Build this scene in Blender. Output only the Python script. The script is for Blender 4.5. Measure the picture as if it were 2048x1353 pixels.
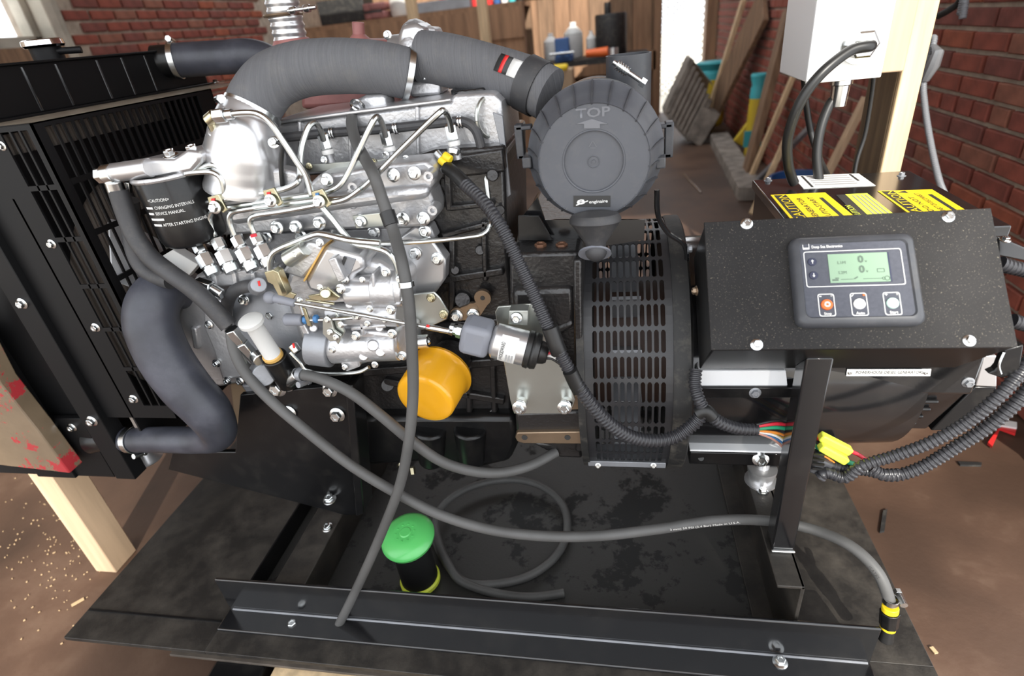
import bpy, math, random
from mathutils import Vector, Matrix
random.seed(7)
for o in list(bpy.data.objects): bpy.data.objects.remove(o, do_unlink=True)
S = bpy.context.scene
COL = S.collection
# ------------------------------------------------------------------ camera
FPX = 1115.5                       # focal length in pixels of the 2048 x 1353 frame
CAM = Vector((0, 0, 1.0))
RIGHT = Vector((0.98342, 0.15391, -0.09612))
def _axes():
    yaw, pit, rol = (math.radians(v) for v in (12.252, -29.246, -6.874))
    cy, sy = math.cos(yaw), math.sin(yaw); cp, sp = math.cos(pit), math.sin(pit); cr, sr = math.cos(rol), math.sin(rol)
    Yt = Matrix(((cy, sy, 0), (-sy, cy, 0), (0, 0, 1)))
    R0 = Matrix(((1, 0, 0), (0, 0, -1), (0, 1, 0)))
    P = Matrix(((1, 0, 0), (0, cp, sp), (0, -sp, cp)))
    Rr = Matrix(((cr, -sr, 0), (sr, cr, 0), (0, 0, 1)))
    return Rr @ P @ R0 @ Yt
RC = _axes()                       # rows: camera right, down, forward in the world
cd = bpy.data.cameras.new('camera'); cam = bpy.data.objects.new('camera', cd); COL.objects.link(cam)
cd.sensor_fit = 'HORIZONTAL'; cd.sensor_width = 36; cd.lens = 36 * FPX / 2048
cd.clip_start = .02; cd.clip_end = 200
cd.dof.use_dof = True; cd.dof.focus_distance = .93; cd.dof.aperture_fstop = 3.2
r, d, f = RC[0], RC[1], RC[2]
cam.matrix_world = Matrix(((r[0], -d[0], -f[0], CAM.x), (r[1], -d[1], -f[1], CAM.y), (r[2], -d[2], -f[2], CAM.z), (0, 0, 0, 1)))
S.camera = cam
# ------------------------------------------------------------------ world, sun, exposure
S.view_settings.view_transform = 'Standard'; S.view_settings.look = 'None'
S.view_settings.gamma = 1; S.view_settings.use_curve_mapping = False
S.view_settings.exposure = 0.75
wd = bpy.data.worlds.new('world'); S.world = wd; wd.use_nodes = True
bg = wd.node_tree.nodes['Background']; bg.inputs[0].default_value = (.93, .96, 1, 1); bg.inputs[1].default_value = 1.7
sd = bpy.data.lights.new('sun', 'SUN'); sd.energy = 4.2; sd.angle = .009; sd.color = (1, .95, .86)
sun = bpy.data.objects.new('sun', sd); COL.objects.link(sun); sun.location = (1.5, -4, 4)
sun.rotation_euler = Vector((-.25, .78, -.57)).to_track_quat('-Z', 'Y').to_euler()
# ------------------------------------------------------------------ pixel -> place
def ray(px, py):
    a, b = (px - 1024) / FPX, (py - 676.5) / FPX
    return RC[0] * a + RC[1] * b + RC[2]
def PL(px, py, p0, n):
    dd = ray(px, py); n = Vector(n); return CAM + dd * ((Vector(p0) - CAM).dot(n) / dd.dot(n))
def PX(px, py, x): return PL(px, py, (x, 0, 0), (1, 0, 0))
def PY(px, py, y): return PL(px, py, (0, y, 0), (0, 1, 0))
def PZ(px, py, z): return PL(px, py, (0, 0, z), (0, 0, 1))
def PXM(p):                        # pixels per metre at a place
    return FPX / (p - CAM).dot(RC[2])
# ------------------------------------------------------------------ materials
def mat(name, col, rough=.5, metal=0, var=0, vs=20, bump=0, bs=80, coat=0, dust=0, ds=30, dcol=(.30, .27, .22), emit=0, dlo=.5, dhi=.7, col2=None, stretch=None, spec=.5):
    m = bpy.data.materials.new(name); m.use_nodes = True; nt = m.node_tree; N = nt.nodes; L = nt.links
    b = N['Principled BSDF']; c4 = (*col, 1)
    b.inputs['Base Color'].default_value = c4; b.inputs['Roughness'].default_value = rough; b.inputs['Metallic'].default_value = metal
    b.inputs['Specular IOR Level'].default_value = spec
    if coat: b.inputs['Coat Weight'].default_value = coat; b.inputs['Coat Roughness'].default_value = .12
    if emit: b.inputs['Emission Color'].default_value = c4; b.inputs['Emission Strength'].default_value = emit
    tc = N.new('ShaderNodeTexCoord'); src = tc.outputs['Object']
    if stretch:
        mp = N.new('ShaderNodeMapping'); mp.inputs['Scale'].default_value = stretch; L.new(src, mp.inputs[0]); src = mp.outputs[0]
    out = None
    if var or col2:
        n = N.new('ShaderNodeTexNoise'); n.inputs['Scale'].default_value = vs; n.inputs['Detail'].default_value = 5; L.new(src, n.inputs['Vector'])
        rp = N.new('ShaderNodeValToRGB'); rp.color_ramp.elements[0].position = .35; rp.color_ramp.elements[1].position = .68
        lo = [max(0, c * (1 - var)) for c in col] if not col2 else col2
        rp.color_ramp.elements[0].color = (*lo, 1); rp.color_ramp.elements[1].color = (*[min(1, c * (1 + var * .6)) for c in col], 1)
        L.new(n.outputs['Fac'], rp.inputs[0]); out = rp.outputs[0]; L.new(out, b.inputs['Base Color'])
    if dust:
        n = N.new('ShaderNodeTexNoise'); n.inputs['Scale'].default_value = ds; n.inputs['Detail'].default_value = 8; n.inputs['Roughness'].default_value = .75; L.new(tc.outputs['Object'], n.inputs['Vector'])
        rp = N.new('ShaderNodeValToRGB'); rp.color_ramp.elements[0].position = dlo; rp.color_ramp.elements[1].position = dhi
        rp.color_ramp.elements[0].color = (0, 0, 0, 1); rp.color_ramp.elements[1].color = (dust, dust, dust, 1); L.new(n.outputs['Fac'], rp.inputs[0])
        mx = N.new('ShaderNodeMix'); mx.data_type = 'RGBA'; L.new(rp.outputs[0], mx.inputs[0])
        if out: L.new(out, mx.inputs[6])
        else: mx.inputs[6].default_value = c4
        mx.inputs[7].default_value = (*dcol, 1); L.new(mx.outputs[2], b.inputs['Base Color'])
        mr = N.new('ShaderNodeMapRange'); mr.inputs[3].default_value = rough; mr.inputs[4].default_value = .85; L.new(rp.outputs[0], mr.inputs[0]); L.new(mr.outputs[0], b.inputs['Roughness'])
    if bump:
        n = N.new('ShaderNodeTexNoise'); n.inputs['Scale'].default_value = bs; n.inputs['Detail'].default_value = 4; L.new(src, n.inputs['Vector'])
        bp = N.new('ShaderNodeBump'); bp.inputs['Strength'].default_value = bump; bp.inputs['Distance'].default_value = .004; L.new(n.outputs['Fac'], bp.inputs['Height']); L.new(bp.outputs[0], b.inputs['Normal'])
    return m
K = {}
def mk(k, *a, **kw): K[k] = mat(k, *a, **kw)
mk('black', (.006, .006, .0065), .30, coat=.15, dust=.035, ds=14, spec=.35)
mk('blacksatin', (.006, .006, .0065), .5, spec=.22)
mk('blackgloss', (.009, .009, .010), .16, coat=.55, dust=.03, ds=10)
mk('blackmatte', (.014, .014, .014), .6, dust=.2, ds=25)
mk('blackcast', (.016, .015, .015), .30, bump=.35, bs=140, coat=.3)
mk('deck', (.014, .0125, .011), .5, dust=.40, ds=9, dcol=(.115, .098, .078), dlo=.42, dhi=.72, bump=.1, bs=200)
mk('pan', (.030, .029, .027), .5, dust=.9, ds=5, dcol=(.010, .010, .010), dlo=.53, dhi=.56, bump=.1, bs=200)
mk('plastic', (.055, .058, .066), .42, var=.15, vs=30, dust=.10, ds=22)
mk('plasticblack', (.022, .022, .024), .38)
mk('filterface', (.085, .090, .103), .45, var=.12, vs=9, dust=.06, ds=60)
mk('rubber', (.045, .045, .048), .55, var=.2, vs=18, dust=.12, ds=40)
mk('rubberblue', (.050, .053, .068), .42, var=.35, vs=14, dust=.22, ds=12, dcol=(.16, .16, .19))
mk('clothhose', (.120, .122, .130), .78, var=.1, vs=8, bump=.5, bs=12, stretch=(60, 1, 1), dust=.12, ds=30)
mk('greyhose', (.085, .084, .082), .55, var=.2, vs=12)
mk('conduit', (.030, .030, .034), .34)
mk('conduitgrey', (.20, .21, .23), .45)
mk('alu', (.58, .58, .59), .38, .72, var=.16, vs=12, bump=.22, bs=160)
mk('alusmooth', (.62, .62, .63), .30, .8, var=.08, vs=8)
mk('aludark', (.40, .40, .41), .42, .6, var=.2, vs=14, bump=.2, bs=160)
mk('greycast', (.28, .29, .31), .4, .45, var=.15, vs=10, bump=.1, bs=200)
mk('zinc', (.72, .74, .74), .22, 1, var=.12, vs=25)
mk('zincyellow', (.56, .52, .36), .27, 1, var=.25, vs=30)
mk('zincplate', (.55, .57, .53), .30, .9, var=.1, vs=7)
mk('pipe', (.60, .62, .60), .25, 1, var=.1, vs=16)
mk('steelbrown', (.30, .22, .15), .38, .8, var=.2, vs=14)
mk('darkbrown', (.05, .026, .018), .6)
mk('rustbolt', (.20, .10, .06), .6, .5, var=.3, vs=60)
mk('chrome', (.85, .85, .86), .12, 1)
mk('yellowfilter', (.80, .38, .015), .26, coat=.4, var=.06, vs=9)
mk('yellow', (.85, .62, .02), .4)
mk('yellowbright', (.75, .85, .08), .4)
mk('green', (.10, .52, .13), .32, coat=.3)
mk('red', (.65, .03, .03), .4)
mk('redexh', (.30, .12, .11), .5, var=.3, vs=18)
mk('white', (.80, .80, .78), .45)
mk('whiteplastic', (.62, .62, .60), .4)
mk('fanwhite', (.82, .84, .86), .45)
mk('offwhite', (.66, .65, .62), .5)
mk('greyboot', (.20, .21, .24), .5, dust=.1, ds=30)
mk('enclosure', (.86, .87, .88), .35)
mk('enclosureside', (.72, .74, .76), .3, .25)
mk('lcd', (.26, .38, .27), .4, spec=.15)
mk('lcdink', (.10, .15, .11), .5)
mk('lcdghost', (.19, .28, .20), .5)
mk('navy', (.03, .035, .07), .35)
mk('orange', (.85, .16, .03), .4)
mk('mint', (.55, .80, .70), .4)
mk('copper', (.35, .16, .07), .4, .6)
mk('core', (.26, .22, .19), .6, .1)
mk('gasket', (.60, .36, .10), .6)
mk('blue', (.03, .10, .28), .45)
mk('teal', (.06, .45, .50), .5)
mk('bagyellow', (.62, .45, .03), .55)
mk('wirered', (.55, .02, .04), .4); mk('wiregreen', (.02, .28, .14), .4); mk('wireyellow', (.80, .55, .05), .4); mk('wireorange', (.75, .25, .04), .4); mk('wireblue', (.05, .18, .40), .4); mk('wirepink', (.55, .28, .22), .4); mk('wirewhite', (.75, .75, .72), .4); mk('wireblack', (.012, .012, .012), .4)
mk('pine', (.68, .50, .30), .6, var=.22, vs=5, stretch=(9, 9, .7), bump=.1, bs=30)
mk('pinepale', (.56, .40, .26), .6, var=.14, vs=5, stretch=(9, 9, .7))
mk('oldwood', (.24, .145, .085), .75, var=.35, vs=4, stretch=(7, 7, .8), bump=.2, bs=30)
mk('greywood', (.26, .23, .20), .85, var=.4, vs=10, bump=.3, bs=40)
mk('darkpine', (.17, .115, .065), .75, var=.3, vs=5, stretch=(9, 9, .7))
mk('plankwood', (.30, .17, .095), .7, var=.3, vs=4, stretch=(5, 5, .6))
mk('cardboard', (.42, .30, .19), .7, var=.1, vs=6)
mk('wrap', (.21, .155, .10), .22, var=.2, vs=9, coat=.6, dust=.95, ds=13, dcol=(.42, .015, .025), dlo=.545, dhi=.57, bump=.6, bs=14)
mk('floor', (.095, .053, .034), .55, var=.45, vs=2.2, dust=.6, ds=2.2, dcol=(.17, .115, .078), dlo=.5, dhi=.75, bump=.15, bs=60)
mk('mortar', (.42, .35, .28), .9, var=.25, vs=20, bump=.5, bs=60)
BR = []
for i, c in enumerate([(.27, .070, .045), (.23, .060, .042), (.31, .085, .045), (.20, .062, .048), (.26, .10, .065)]):
    mk('brick%d' % i, c, .85, var=.28, vs=14, bump=.4, bs=60); BR.append(K['brick%d' % i])
mk('limewash', (.52, .48, .40), .8, var=.3, vs=6)
mk('concrete', (.45, .40, .34), .85, var=.2, vs=5)
mk('sky', (.95, .98, 1), 1, emit=4.5)
mk('sunground', (.80, .74, .62), .9)
mk('chainlink', (.16, .15, .14), .5, .3)
mk('plaster', (.55, .53, .50), .9)
mk('label', (.78, .78, .76), .4); mk('ink', (.03, .03, .03), .5); mk('inkgrey', (.30, .30, .30), .5)
mk('chip', (.50, .35, .20), .8)
# ------------------------------------------------------------------ mesh building
WT = {}                            # world translation of each object
def V(*a): return Vector(a)
def frame(d):
    d = d.normalized(); u = d.cross(Vector((0, 0, 1)))
    if u.length < 1e-3: u = d.cross(Vector((0, 1, 0)))
    u.normalize(); return u, d.cross(u).normalized(), d
def smooth(pts, n=8):
    P = [Vector(p) for p in pts]; out = []
    for i in range(len(P) - 1):
        a, b, c, e = P[max(0, i - 1)], P[i], P[i + 1], P[min(len(P) - 1, i + 2)]
        for k in range(n):
            t = k / n; out.append(.5 * ((2 * b) + (c - a) * t + (2 * a - 5 * b + 4 * c - e) * t * t + (3 * b - a - 3 * c + e) * t ** 3))
    out.append(P[-1]); return out
def resample(P, step):
    out = [P[0]]; acc = 0
    for a, b in zip(P, P[1:]):
        L = (b - a).length; pos = step - acc
        while pos < L: out.append(a + (b - a) * (pos / L)); pos += step
        acc = (acc + L) % step if L else acc
    return out
class MB:
    def __init__(s): s.v = []; s.f = []
    def add(s, vs, fs):
        o = len(s.v); s.v += [Vector(x) for x in vs]; s.f += [tuple(i + o for i in q) for q in fs]; return s
    def box(s, c, size, mtx=None, taper=1):
        hx, hy, hz = [q / 2 for q in size]; vs = []
        for z in (-1, 1):
            t = taper if z > 0 else 1
            for x, y in ((-1, -1), (1, -1), (1, 1), (-1, 1)): vs.append(Vector((x * hx * t, y * hy * t, z * hz)))
        if mtx: vs = [mtx @ q for q in vs]
        c = Vector(c); return s.add([c + q for q in vs], [(0, 3, 2, 1), (4, 5, 6, 7), (0, 1, 5, 4), (1, 2, 6, 5), (2, 3, 7, 6), (3, 0, 4, 7)])
    def bb(s, a, b):
        a, b = Vector(a), Vector(b); return s.box((a + b) / 2, [abs(q) for q in (b - a)])
    def bar(s, p0, p1, w, h, up=(0, 0, 1)):
        p0, p1 = Vector(p0), Vector(p1); d = (p1 - p0); L = d.length; d.normalize(); u = Vector(up); u = (u - d * u.dot(d)).normalized(); sd = d.cross(u)
        m = Matrix((sd, u, d)).transposed(); return s.box((p0 + p1) / 2, (w, h, L), m)
    def ring(s, P, R, seg=16, closed=False, caps=True):
        n = len(P); fr = []; t = [(P[min(i + 1, n - 1)] - P[max(i - 1, 0)]).normalized() for i in range(n)]
        u, w, _ = frame(t[0]); vs = []
        for i in range(n):
            u = (u - t[i] * u.dot(t[i])).normalized(); w = t[i].cross(u); rr = R[i] if hasattr(R, '__len__') else R
            for k in range(seg):
                a = 2 * math.pi * k / seg; vs.append(P[i] + (u * math.cos(a) + w * math.sin(a)) * rr)
        fs = []
        for i in range(n - 1):
            for k in range(seg):
                k2 = (k + 1) % seg; fs.append((i * seg + k, i * seg + k2, (i + 1) * seg + k2, (i + 1) * seg + k))
        if caps: fs.append(tuple(reversed(range(seg)))); fs.append(tuple((n - 1) * seg + k for k in range(seg)))
        return s.add(vs, fs)
    def tube(s, pts, r, seg=14, n=8, caps=True): return s.ring(smooth(pts, n), r, seg, caps=caps)
    def corr(s, pts, r, pitch=.0060, depth=.16, seg=12):
        P = resample(smooth(pts, 12), pitch / 4); R = [r * (1 if (i % 4) in (0, 1) else 1 - depth) for i in range(len(P))]; return s.ring(P, R, seg)
    def cyl(s, p0, p1, r0, r1=None, seg=24, caps=True):
        r1 = r0 if r1 is None else r1; return s.ring([Vector(p0), Vector(p1)], [r0, r1], seg, caps=caps)
    def lathe(s, p0, d, prof, seg=32, caps=True):
        p0 = Vector(p0); d = Vector(d).normalized(); u, w, _ = frame(d); vs = []; fs = []
        for h, rr in prof:
            for k in range(seg):
                a = 2 * math.pi * k / seg; vs.append(p0 + d * h + (u * math.cos(a) + w * math.sin(a)) * rr)
        for i in range(len(prof) - 1):
            for k in range(seg):
                k2 = (k + 1) % seg; fs.append((i * seg + k, i * seg + k2, (i + 1) * seg + k2, (i + 1) * seg + k))
        if caps: fs.append(tuple(reversed(range(seg)))); fs.append(tuple((len(prof) - 1) * seg + k for k in range(seg)))
        return s.add(vs, fs)
    def prism(s, poly, off, inset=0):
        poly = [Vector(p) for p in poly]; off = Vector(off); n = len(poly); vs = poly + [p + off for p in poly]
        nn = Vector((0, 0, 0))
        for i in range(n): nn += poly[i].cross(poly[(i + 1) % n])
        fl = nn.dot(off) > 0
        a = tuple(range(n)); b = tuple(range(n, 2 * n)); fs = [tuple(reversed(a)) if fl else a, b if fl else tuple(reversed(b))]
        for i in range(n):
            j = (i + 1) % n; q = (i, j, n + j, n + i); fs.append(q if fl else tuple(reversed(q)))
        return s.add(vs, fs)
    def ball(s, c, r, sc=(1, 1, 1), seg=20, rings=12, half=False):
        c = Vector(c); vs = []; fs = []
        for i in range(rings + 1):
            th = math.pi * i / rings
            for k in range(seg):
                a = 2 * math.pi * k / seg; vs.append(c + Vector((r * sc[0] * math.sin(th) * math.cos(a), r * sc[1] * math.sin(th) * math.sin(a), r * sc[2] * math.cos(th))))
        for i in range(rings):
            for k in range(seg): k2 = (k + 1) % seg; fs.append((i * seg + k, (i + 1) * seg + k, (i + 1) * seg + k2, i * seg + k2))
        return s.add(vs, fs)
    def torus(s, c, n, R, r, seg=36, rs=10, a0=0, a1=2 * math.pi, axes=None):
        c = Vector(c); u, w, d = frame(Vector(n)) if axes is None else axes
        full = abs(a1 - a0 - 2 * math.pi) < 1e-4; P = [c + (u * math.cos(a0 + (a1 - a0) * i / seg) + w * math.sin(a0 + (a1 - a0) * i / seg)) * R for i in range(seg + 1)]
        return s.ring(P, r, rs, caps=not full)
    def build(s, name, m, parent=None, bevel=0, sm=True, ang=35, solid=0, sub=0, label=None, bseg=2):
        me = bpy.data.meshes.new(name); lo = Vector([min(q[i] for q in s.v) for i in range(3)]); hi = Vector([max(q[i] for q in s.v) for i in range(3)])
        c = (lo + hi) / 2
        if parent is None: c.z = lo.z
        me.from_pydata([q - c for q in s.v], [], s.f); me.materials.append(K[m] if isinstance(m, str) else m)
        if sm:
            me.polygons.foreach_set('use_smooth', [True] * len(me.polygons)); me.set_sharp_from_angle(angle=math.radians(ang))
        o = bpy.data.objects.new(name, me); COL.objects.link(o); o.location = c; WT[o.name] = c.copy()
        if parent: adopt(o, parent)
        if sub: md = o.modifiers.new('sub', 'SUBSURF'); md.levels = md.render_levels = sub
        if solid: md = o.modifiers.new('solid', 'SOLIDIFY'); md.thickness = solid; md.offset = 0
        if bevel: md = o.modifiers.new('bevel', 'BEVEL'); md.width = bevel; md.segments = bseg; md.limit_method = 'ANGLE'; md.angle_limit = math.radians(40); md.harden_normals = False
        if label: o['label'] = label
        return o
def adopt(o, parent):
    o.parent = parent; o.matrix_parent_inverse = Matrix.Translation(-WT[parent.name])
def thing(name, label, cat, loc, group=None):
    o = bpy.data.objects.new(name, None); COL.objects.link(o); o.location = loc; WT[o.name] = Vector(loc); o.empty_display_size = .05
    o['label'] = label; o['category'] = cat
    if group: o['group'] = group
    return o
def tag(o, label, cat, group=None):
    o['label'] = label; o['category'] = cat
    if group: o['group'] = group
    return o
def struct(o): o['kind'] = 'structure'; return o
def pxpoly(pts, y): return [PY(a, b, y) for a, b in pts]
def cast(pts, y, depth): return MB().prism(pxpoly(pts, y), (0, depth, 0))
# shared bolt meshes ------------------------------------------------------
def _bolt(flange, hexr, hh, washer=False, cup=True):
    b = MB(); b.lathe((0, 0, 0), (0, 0, 1), [(0, flange), (.16 * hexr, flange), (.34 * hexr, hexr * 1.05)], 20)
    b.lathe((0, 0, .3 * hexr), (0, 0, 1), [(0, hexr), (hh * .85, hexr), (hh, hexr * .86)] + ([(hh, hexr * .55), (hh * .8, hexr * .45)] if cup else []), 6)
    me = bpy.data.meshes.new('bolt'); me.from_pydata(b.v, [], b.f); me.polygons.foreach_set('use_smooth', [True] * len(me.polygons)); me.set_sharp_from_angle(angle=math.radians(30)); return me
BOLTS = {}
def bolt(p, n, size, parent, m='zinc', name='bolt', label=None, flange=1.45, hh=.9):
    key = (m, flange, hh)
    if key not in BOLTS: me = _bolt(flange, 1, hh); me.materials.append(K[m]); BOLTS[key] = me
    o = bpy.data.objects.new(name, BOLTS[key]); COL.objects.link(o); o.location = p; WT[o.name] = Vector(p); o.scale = (size,) * 3
    o.rotation_euler = Vector(n).to_track_quat('Z', 'Y').to_euler(); adopt(o, parent)
    if label: o['label'] = label
    return o
def boltpx(px, py, y, rpx, parent, n=(0, -1, .12), **kw):
    p = PY(px, py, y); return bolt(p, n, rpx / PXM(p), parent, **kw)
def text(s, org, ux, uy, h, m, parent, name='lettering', align='LEFT', width=None, bold=.0, off=.0004, thick=.0002):
    cu = bpy.data.curves.new('t', 'FONT'); cu.body = s; cu.size = 1; cu.align_x = align; cu.resolution_u = 2; cu.extrude = 0; cu.offset = bold; cu.space_line = .9
    to = bpy.data.objects.new('t', cu); COL.objects.link(to); dg = bpy.context.evaluated_depsgraph_get()
    me = bpy.data.meshes.new_from_object(to.evaluated_get(dg)); bpy.data.objects.remove(to, do_unlink=True)
    ux = Vector(ux).normalized(); uy = Vector(uy).normalized(); nz = ux.cross(uy).normalized(); org = Vector(org); k = h / .7; kx = k
    if width:
        xs = [q.co.x for q in me.vertices]; kx = width / max(1e-6, max(xs) - min(xs))
    for q in me.vertices: q.co = org + ux * (q.co.x * kx) + uy * (q.co.y * k) + nz * off
    c = sum((q.co for q in me.vertices), Vector()) / max(1, len(me.vertices))
    for q in me.vertices: q.co -= c
    me.materials.clear(); me.materials.append(K[m]); o = bpy.data.objects.new(name, me); COL.objects.link(o); o.location = c; WT[o.name] = c.copy(); adopt(o, parent); return o
def quad(pts, n, off=.0005, thick=.0006):
    n = Vector(n).normalized(); return MB().prism([Vector(p) + n * (off + thick) for p in pts], -n * thick)
# ================================================================== the place
FZ = -.17; XR = 1.17; XL = -3.26; YB = 7.6; RZ = 2.7
flo = struct(MB().bb((-3.6, -1.5, FZ - .1), (1.6, YB + .14, FZ)).build('floor', 'floor'))
# roof, with an unseen opening added at the back to light the background
ce = MB(); t_ = RZ + .08
for x0_, x1_, y0_, y1_ in ((XL - .2, 1.75, -.3, 4.2), (XL - .2, -2.6, 4.2, 6.6), (.7, 1.75, 4.2, 6.6), (XL - .2, 1.75, 6.6, YB + .15)): ce.bb((x0_, y0_, RZ), (x1_, y1_, t_))
struct(ce.build('ceiling', 'oldwood'))
# unseen chimney-shaped block added behind the camera to shade the middle of the engine
struct(MB().bb((5.55, -20.6, FZ - .05), (6.78, -19.4, 17.2)).bb((5.5, -20.65, 17.2), (6.83, -19.35, 17.6)).build('sun_blocker', BR[1]))
struct(MB().bb((-14, -30, FZ - .06), (14, -1.5, FZ - .002)).build('ground', 'concrete'))
# right wall, laid in running bond, every brick its own piece near by
wr = struct(MB().bb((XR + .008, 1.05, FZ), (XR + .2, YB, RZ)).build('wall_right', 'mortar'))
def brickmesh(L, H, D, axis):
    b = MB(); j = lambda a: a * (1 + random.uniform(-.03, .03)); c = .0035
    hl, hh = j(L) / 2, j(H) / 2
    fr = [(-hl, -hh), (hl, -hh), (hl, hh), (-hl, hh)]; vs = []
    for dz, k in ((0, 0), (D - c, 0), (D, c)):
        for x, y in fr: vs.append(Vector((dz, x - math.copysign(k, x), y - math.copysign(k, y))))
    if axis < 0: vs = [Vector((-v.x, v.y, v.z)) for v in vs]
    fs = [(8, 9, 10, 11)] + [(i, (i + 1) % 4, 4 + (i + 1) % 4, 4 + i) for i in range(4)] + [(4 + i, 4 + (i + 1) % 4, 8 + (i + 1) % 4, 8 + i) for i in range(4)]
    if axis < 0: fs = [tuple(reversed(q)) for q in fs]
    return b.add(vs, fs)
def bricks(wall, x, face, y0, y1, keep, skip=lambda y, z: False, zmax=RZ, course=.0665, unit=.205):
    pool = []
    for i in range(5):
        me_b = brickmesh(unit - .016, .0515, .016, face); hb = brickmesh(unit / 2 - .016, .0515, .016, face); ms = []
        for q in (me_b, hb):
            me = bpy.data.meshes.new('brick'); me.from_pydata(q.v, [], q.f); me.materials.append(BR[i]); ms.append(me)
        pool.append(ms)
    spots = []; n = int((zmax - FZ) / course)
    for c in range(n):
        z = FZ + (c + .5) * course; y = y0 + (unit / 2 if c % 2 else 0); half = c % 7 == 4
        while y < y1:
            L = unit / 2 if half else unit
            if not skip(y + L / 2, z): spots.append((y + L / 2, z, half))
            y += L
    near = sorted(spots, key=keep)[:300]; nset = set(near); rest = MB()
    for sp in near:
        y, z, half = sp; me = pool[random.choice((0, 0, 1, 1, 2, 3, 4))][1 if half else 0]
        o = bpy.data.objects.new('brick', me); COL.objects.link(o); o.location = (x + random.uniform(-.003, .001) * -face, y + random.uniform(-.002, .002), z); WT[o.name] = o.location.copy()
        o.rotation_euler = (random.uniform(-.012, .012), 0, random.uniform(-.01, .01)); adopt(o, wall)
    proto = brickmesh(unit - .016, .0515, .016, face); ph = brickmesh(unit / 2 - .016, .0515, .016, face)
    for sp in spots:
        if sp in nset: continue
        q = ph if sp[2] else proto; rest.add([v + Vector((x, sp[0], sp[1])) for v in q.v], q.f)
    if rest.v: o = rest.build('far_bricks', BR[0], wall, sm=False); o['kind'] = 'stuff'
bricks(wr, XR + .008, -1, 1.06, YB - .2, lambda s: (s[0] - 1.5) * 1.2 + max(0, s[1] - 1.05) * 30)
# left wall with a window
wl = MB(); wl.bb((XL - .25, -.3, FZ), (XL - .008, 1.95, RZ)); wl.bb((XL - .25, 1.95, FZ), (XL - .008, 3.30, 1.17)); wl.bb((XL - .25, 1.95, 2.35), (XL - .008, 3.30, RZ)); wl.bb((XL - .25, 3.30, FZ), (XL - .008, YB, RZ))
wl = struct(wl.build('wall_left', 'mortar'))
bricks(wl, XL - .008, 1, 3.42, 5.5, lambda s: abs(s[1] - 1.25) * 10 + (0 if s[0] > 3.2 else 9))
w1 = MB()
for y0, y1, z0, z1 in ((1.95, 2.03, 1.17, 2.35), (3.25, 3.30, 1.17, 2.35), (1.95, 3.30, 1.17, 1.23), (1.95, 3.30, 2.27, 2.35), (2.54, 2.58, 1.2, 2.3), (2.0, 3.13, 1.72, 1.76)): w1.bb((XL - .16, y0, z0), (XL - .08, y1, z1))
w1 = struct(w1.build('window_1', 'limewash', bevel=.006))
gl = bpy.data.materials.new('glass'); gl.use_nodes = True; nt = gl.node_tree; nt.nodes.clear()
a = nt.nodes.new('ShaderNodeBsdfTransparent'); b = nt.nodes.new('ShaderNodeBsdfGlossy'); b.inputs['Roughness'].default_value = .05; mx = nt.nodes.new('ShaderNodeMixShader'); mx.inputs[0].default_value = .07
ou = nt.nodes.new('ShaderNodeOutputMaterial'); nt.links.new(a.outputs[0], mx.inputs[1]); nt.links.new(b.outputs[0], mx.inputs[2]); nt.links.new(mx.outputs[0], ou.inputs[0]); K['glass'] = gl
for y0, y1 in ((2.03, 2.54), (2.58, 3.25)):
    for z0, z1 in ((1.23, 1.72), (1.76, 2.27)): MB().bb((XL - .124, y0, z0), (XL - .118, y1, z1)).build('pane', 'glass', w1)
t1 = struct(MB().bb((XL - .07, 3.29, 1.05), (XL + .03, 3.36, 2.5)).bb((XL - .06, 3.36, 1.0), (XL + .015, 3.41, 2.55)).build('trim_1', 'limewash', bevel=.008))
struct(MB().bb((XL - .16, 1.8, 1.08), (XL + .05, 3.3, 1.17)).build('trim_2', 'oldwood', bevel=.008))
# back wall of upright boards with a doorway on the right
xd0, xd1 = PY(1322, 100, YB).x, PY(1408, 100, YB).x
wb = struct(MB().bb((XL - .2, YB + .03, FZ), (xd0, YB + .15, RZ)).bb((xd1, YB + .03, FZ), (XR + .2, YB + .15, RZ)).bb((xd0, YB + .03, 2.3), (xd1, YB + .15, RZ)).build('wall_back', 'oldwood'))
x = XL
while x < XR:
    w = random.choice((.19, .22, .25)); x2 = min(x + w, XR)
    if not (x < xd1 and x2 > xd0):
        o = MB().bb((x + .004, YB + random.uniform(-.01, .004), FZ), (x2 - .004, YB + .035, RZ - .01)).build('board', 'plankwood' if random.random() < .6 else 'oldwood', wb)
    x = x2
for z in (.35, 1.25): MB().bb((XL + .1, YB - .06, z), (xd0 - .06, YB - .012, z + .2)).build('rail_board', 'plankwood', wb)
d1 = struct(MB().bb((xd0 - .09, YB - .06, FZ), (xd0, YB + .16, 2.35)).bb((xd1, YB - .06, FZ), (xd1 + .12, YB + .16, 2.35)).bb((xd0 - .09, YB - .06, 2.3), (xd1 + .12, YB + .16, 2.45)).build('door_1', 'plankwood'))
struct(MB().bb((-12, YB + .15, FZ - .06), (12, 30, FZ - .01)).build('ground', 'sunground'))
cf = thing('chain_link_fence', 'wire chain link fence outside the bright back doorway', 'fence', (xd0 + .5, YB + 1.6, FZ))
fm = MB(); xa, xb = xd0 - .7, xd1 + 1.2; zz = 1.75
k = 0.
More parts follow.
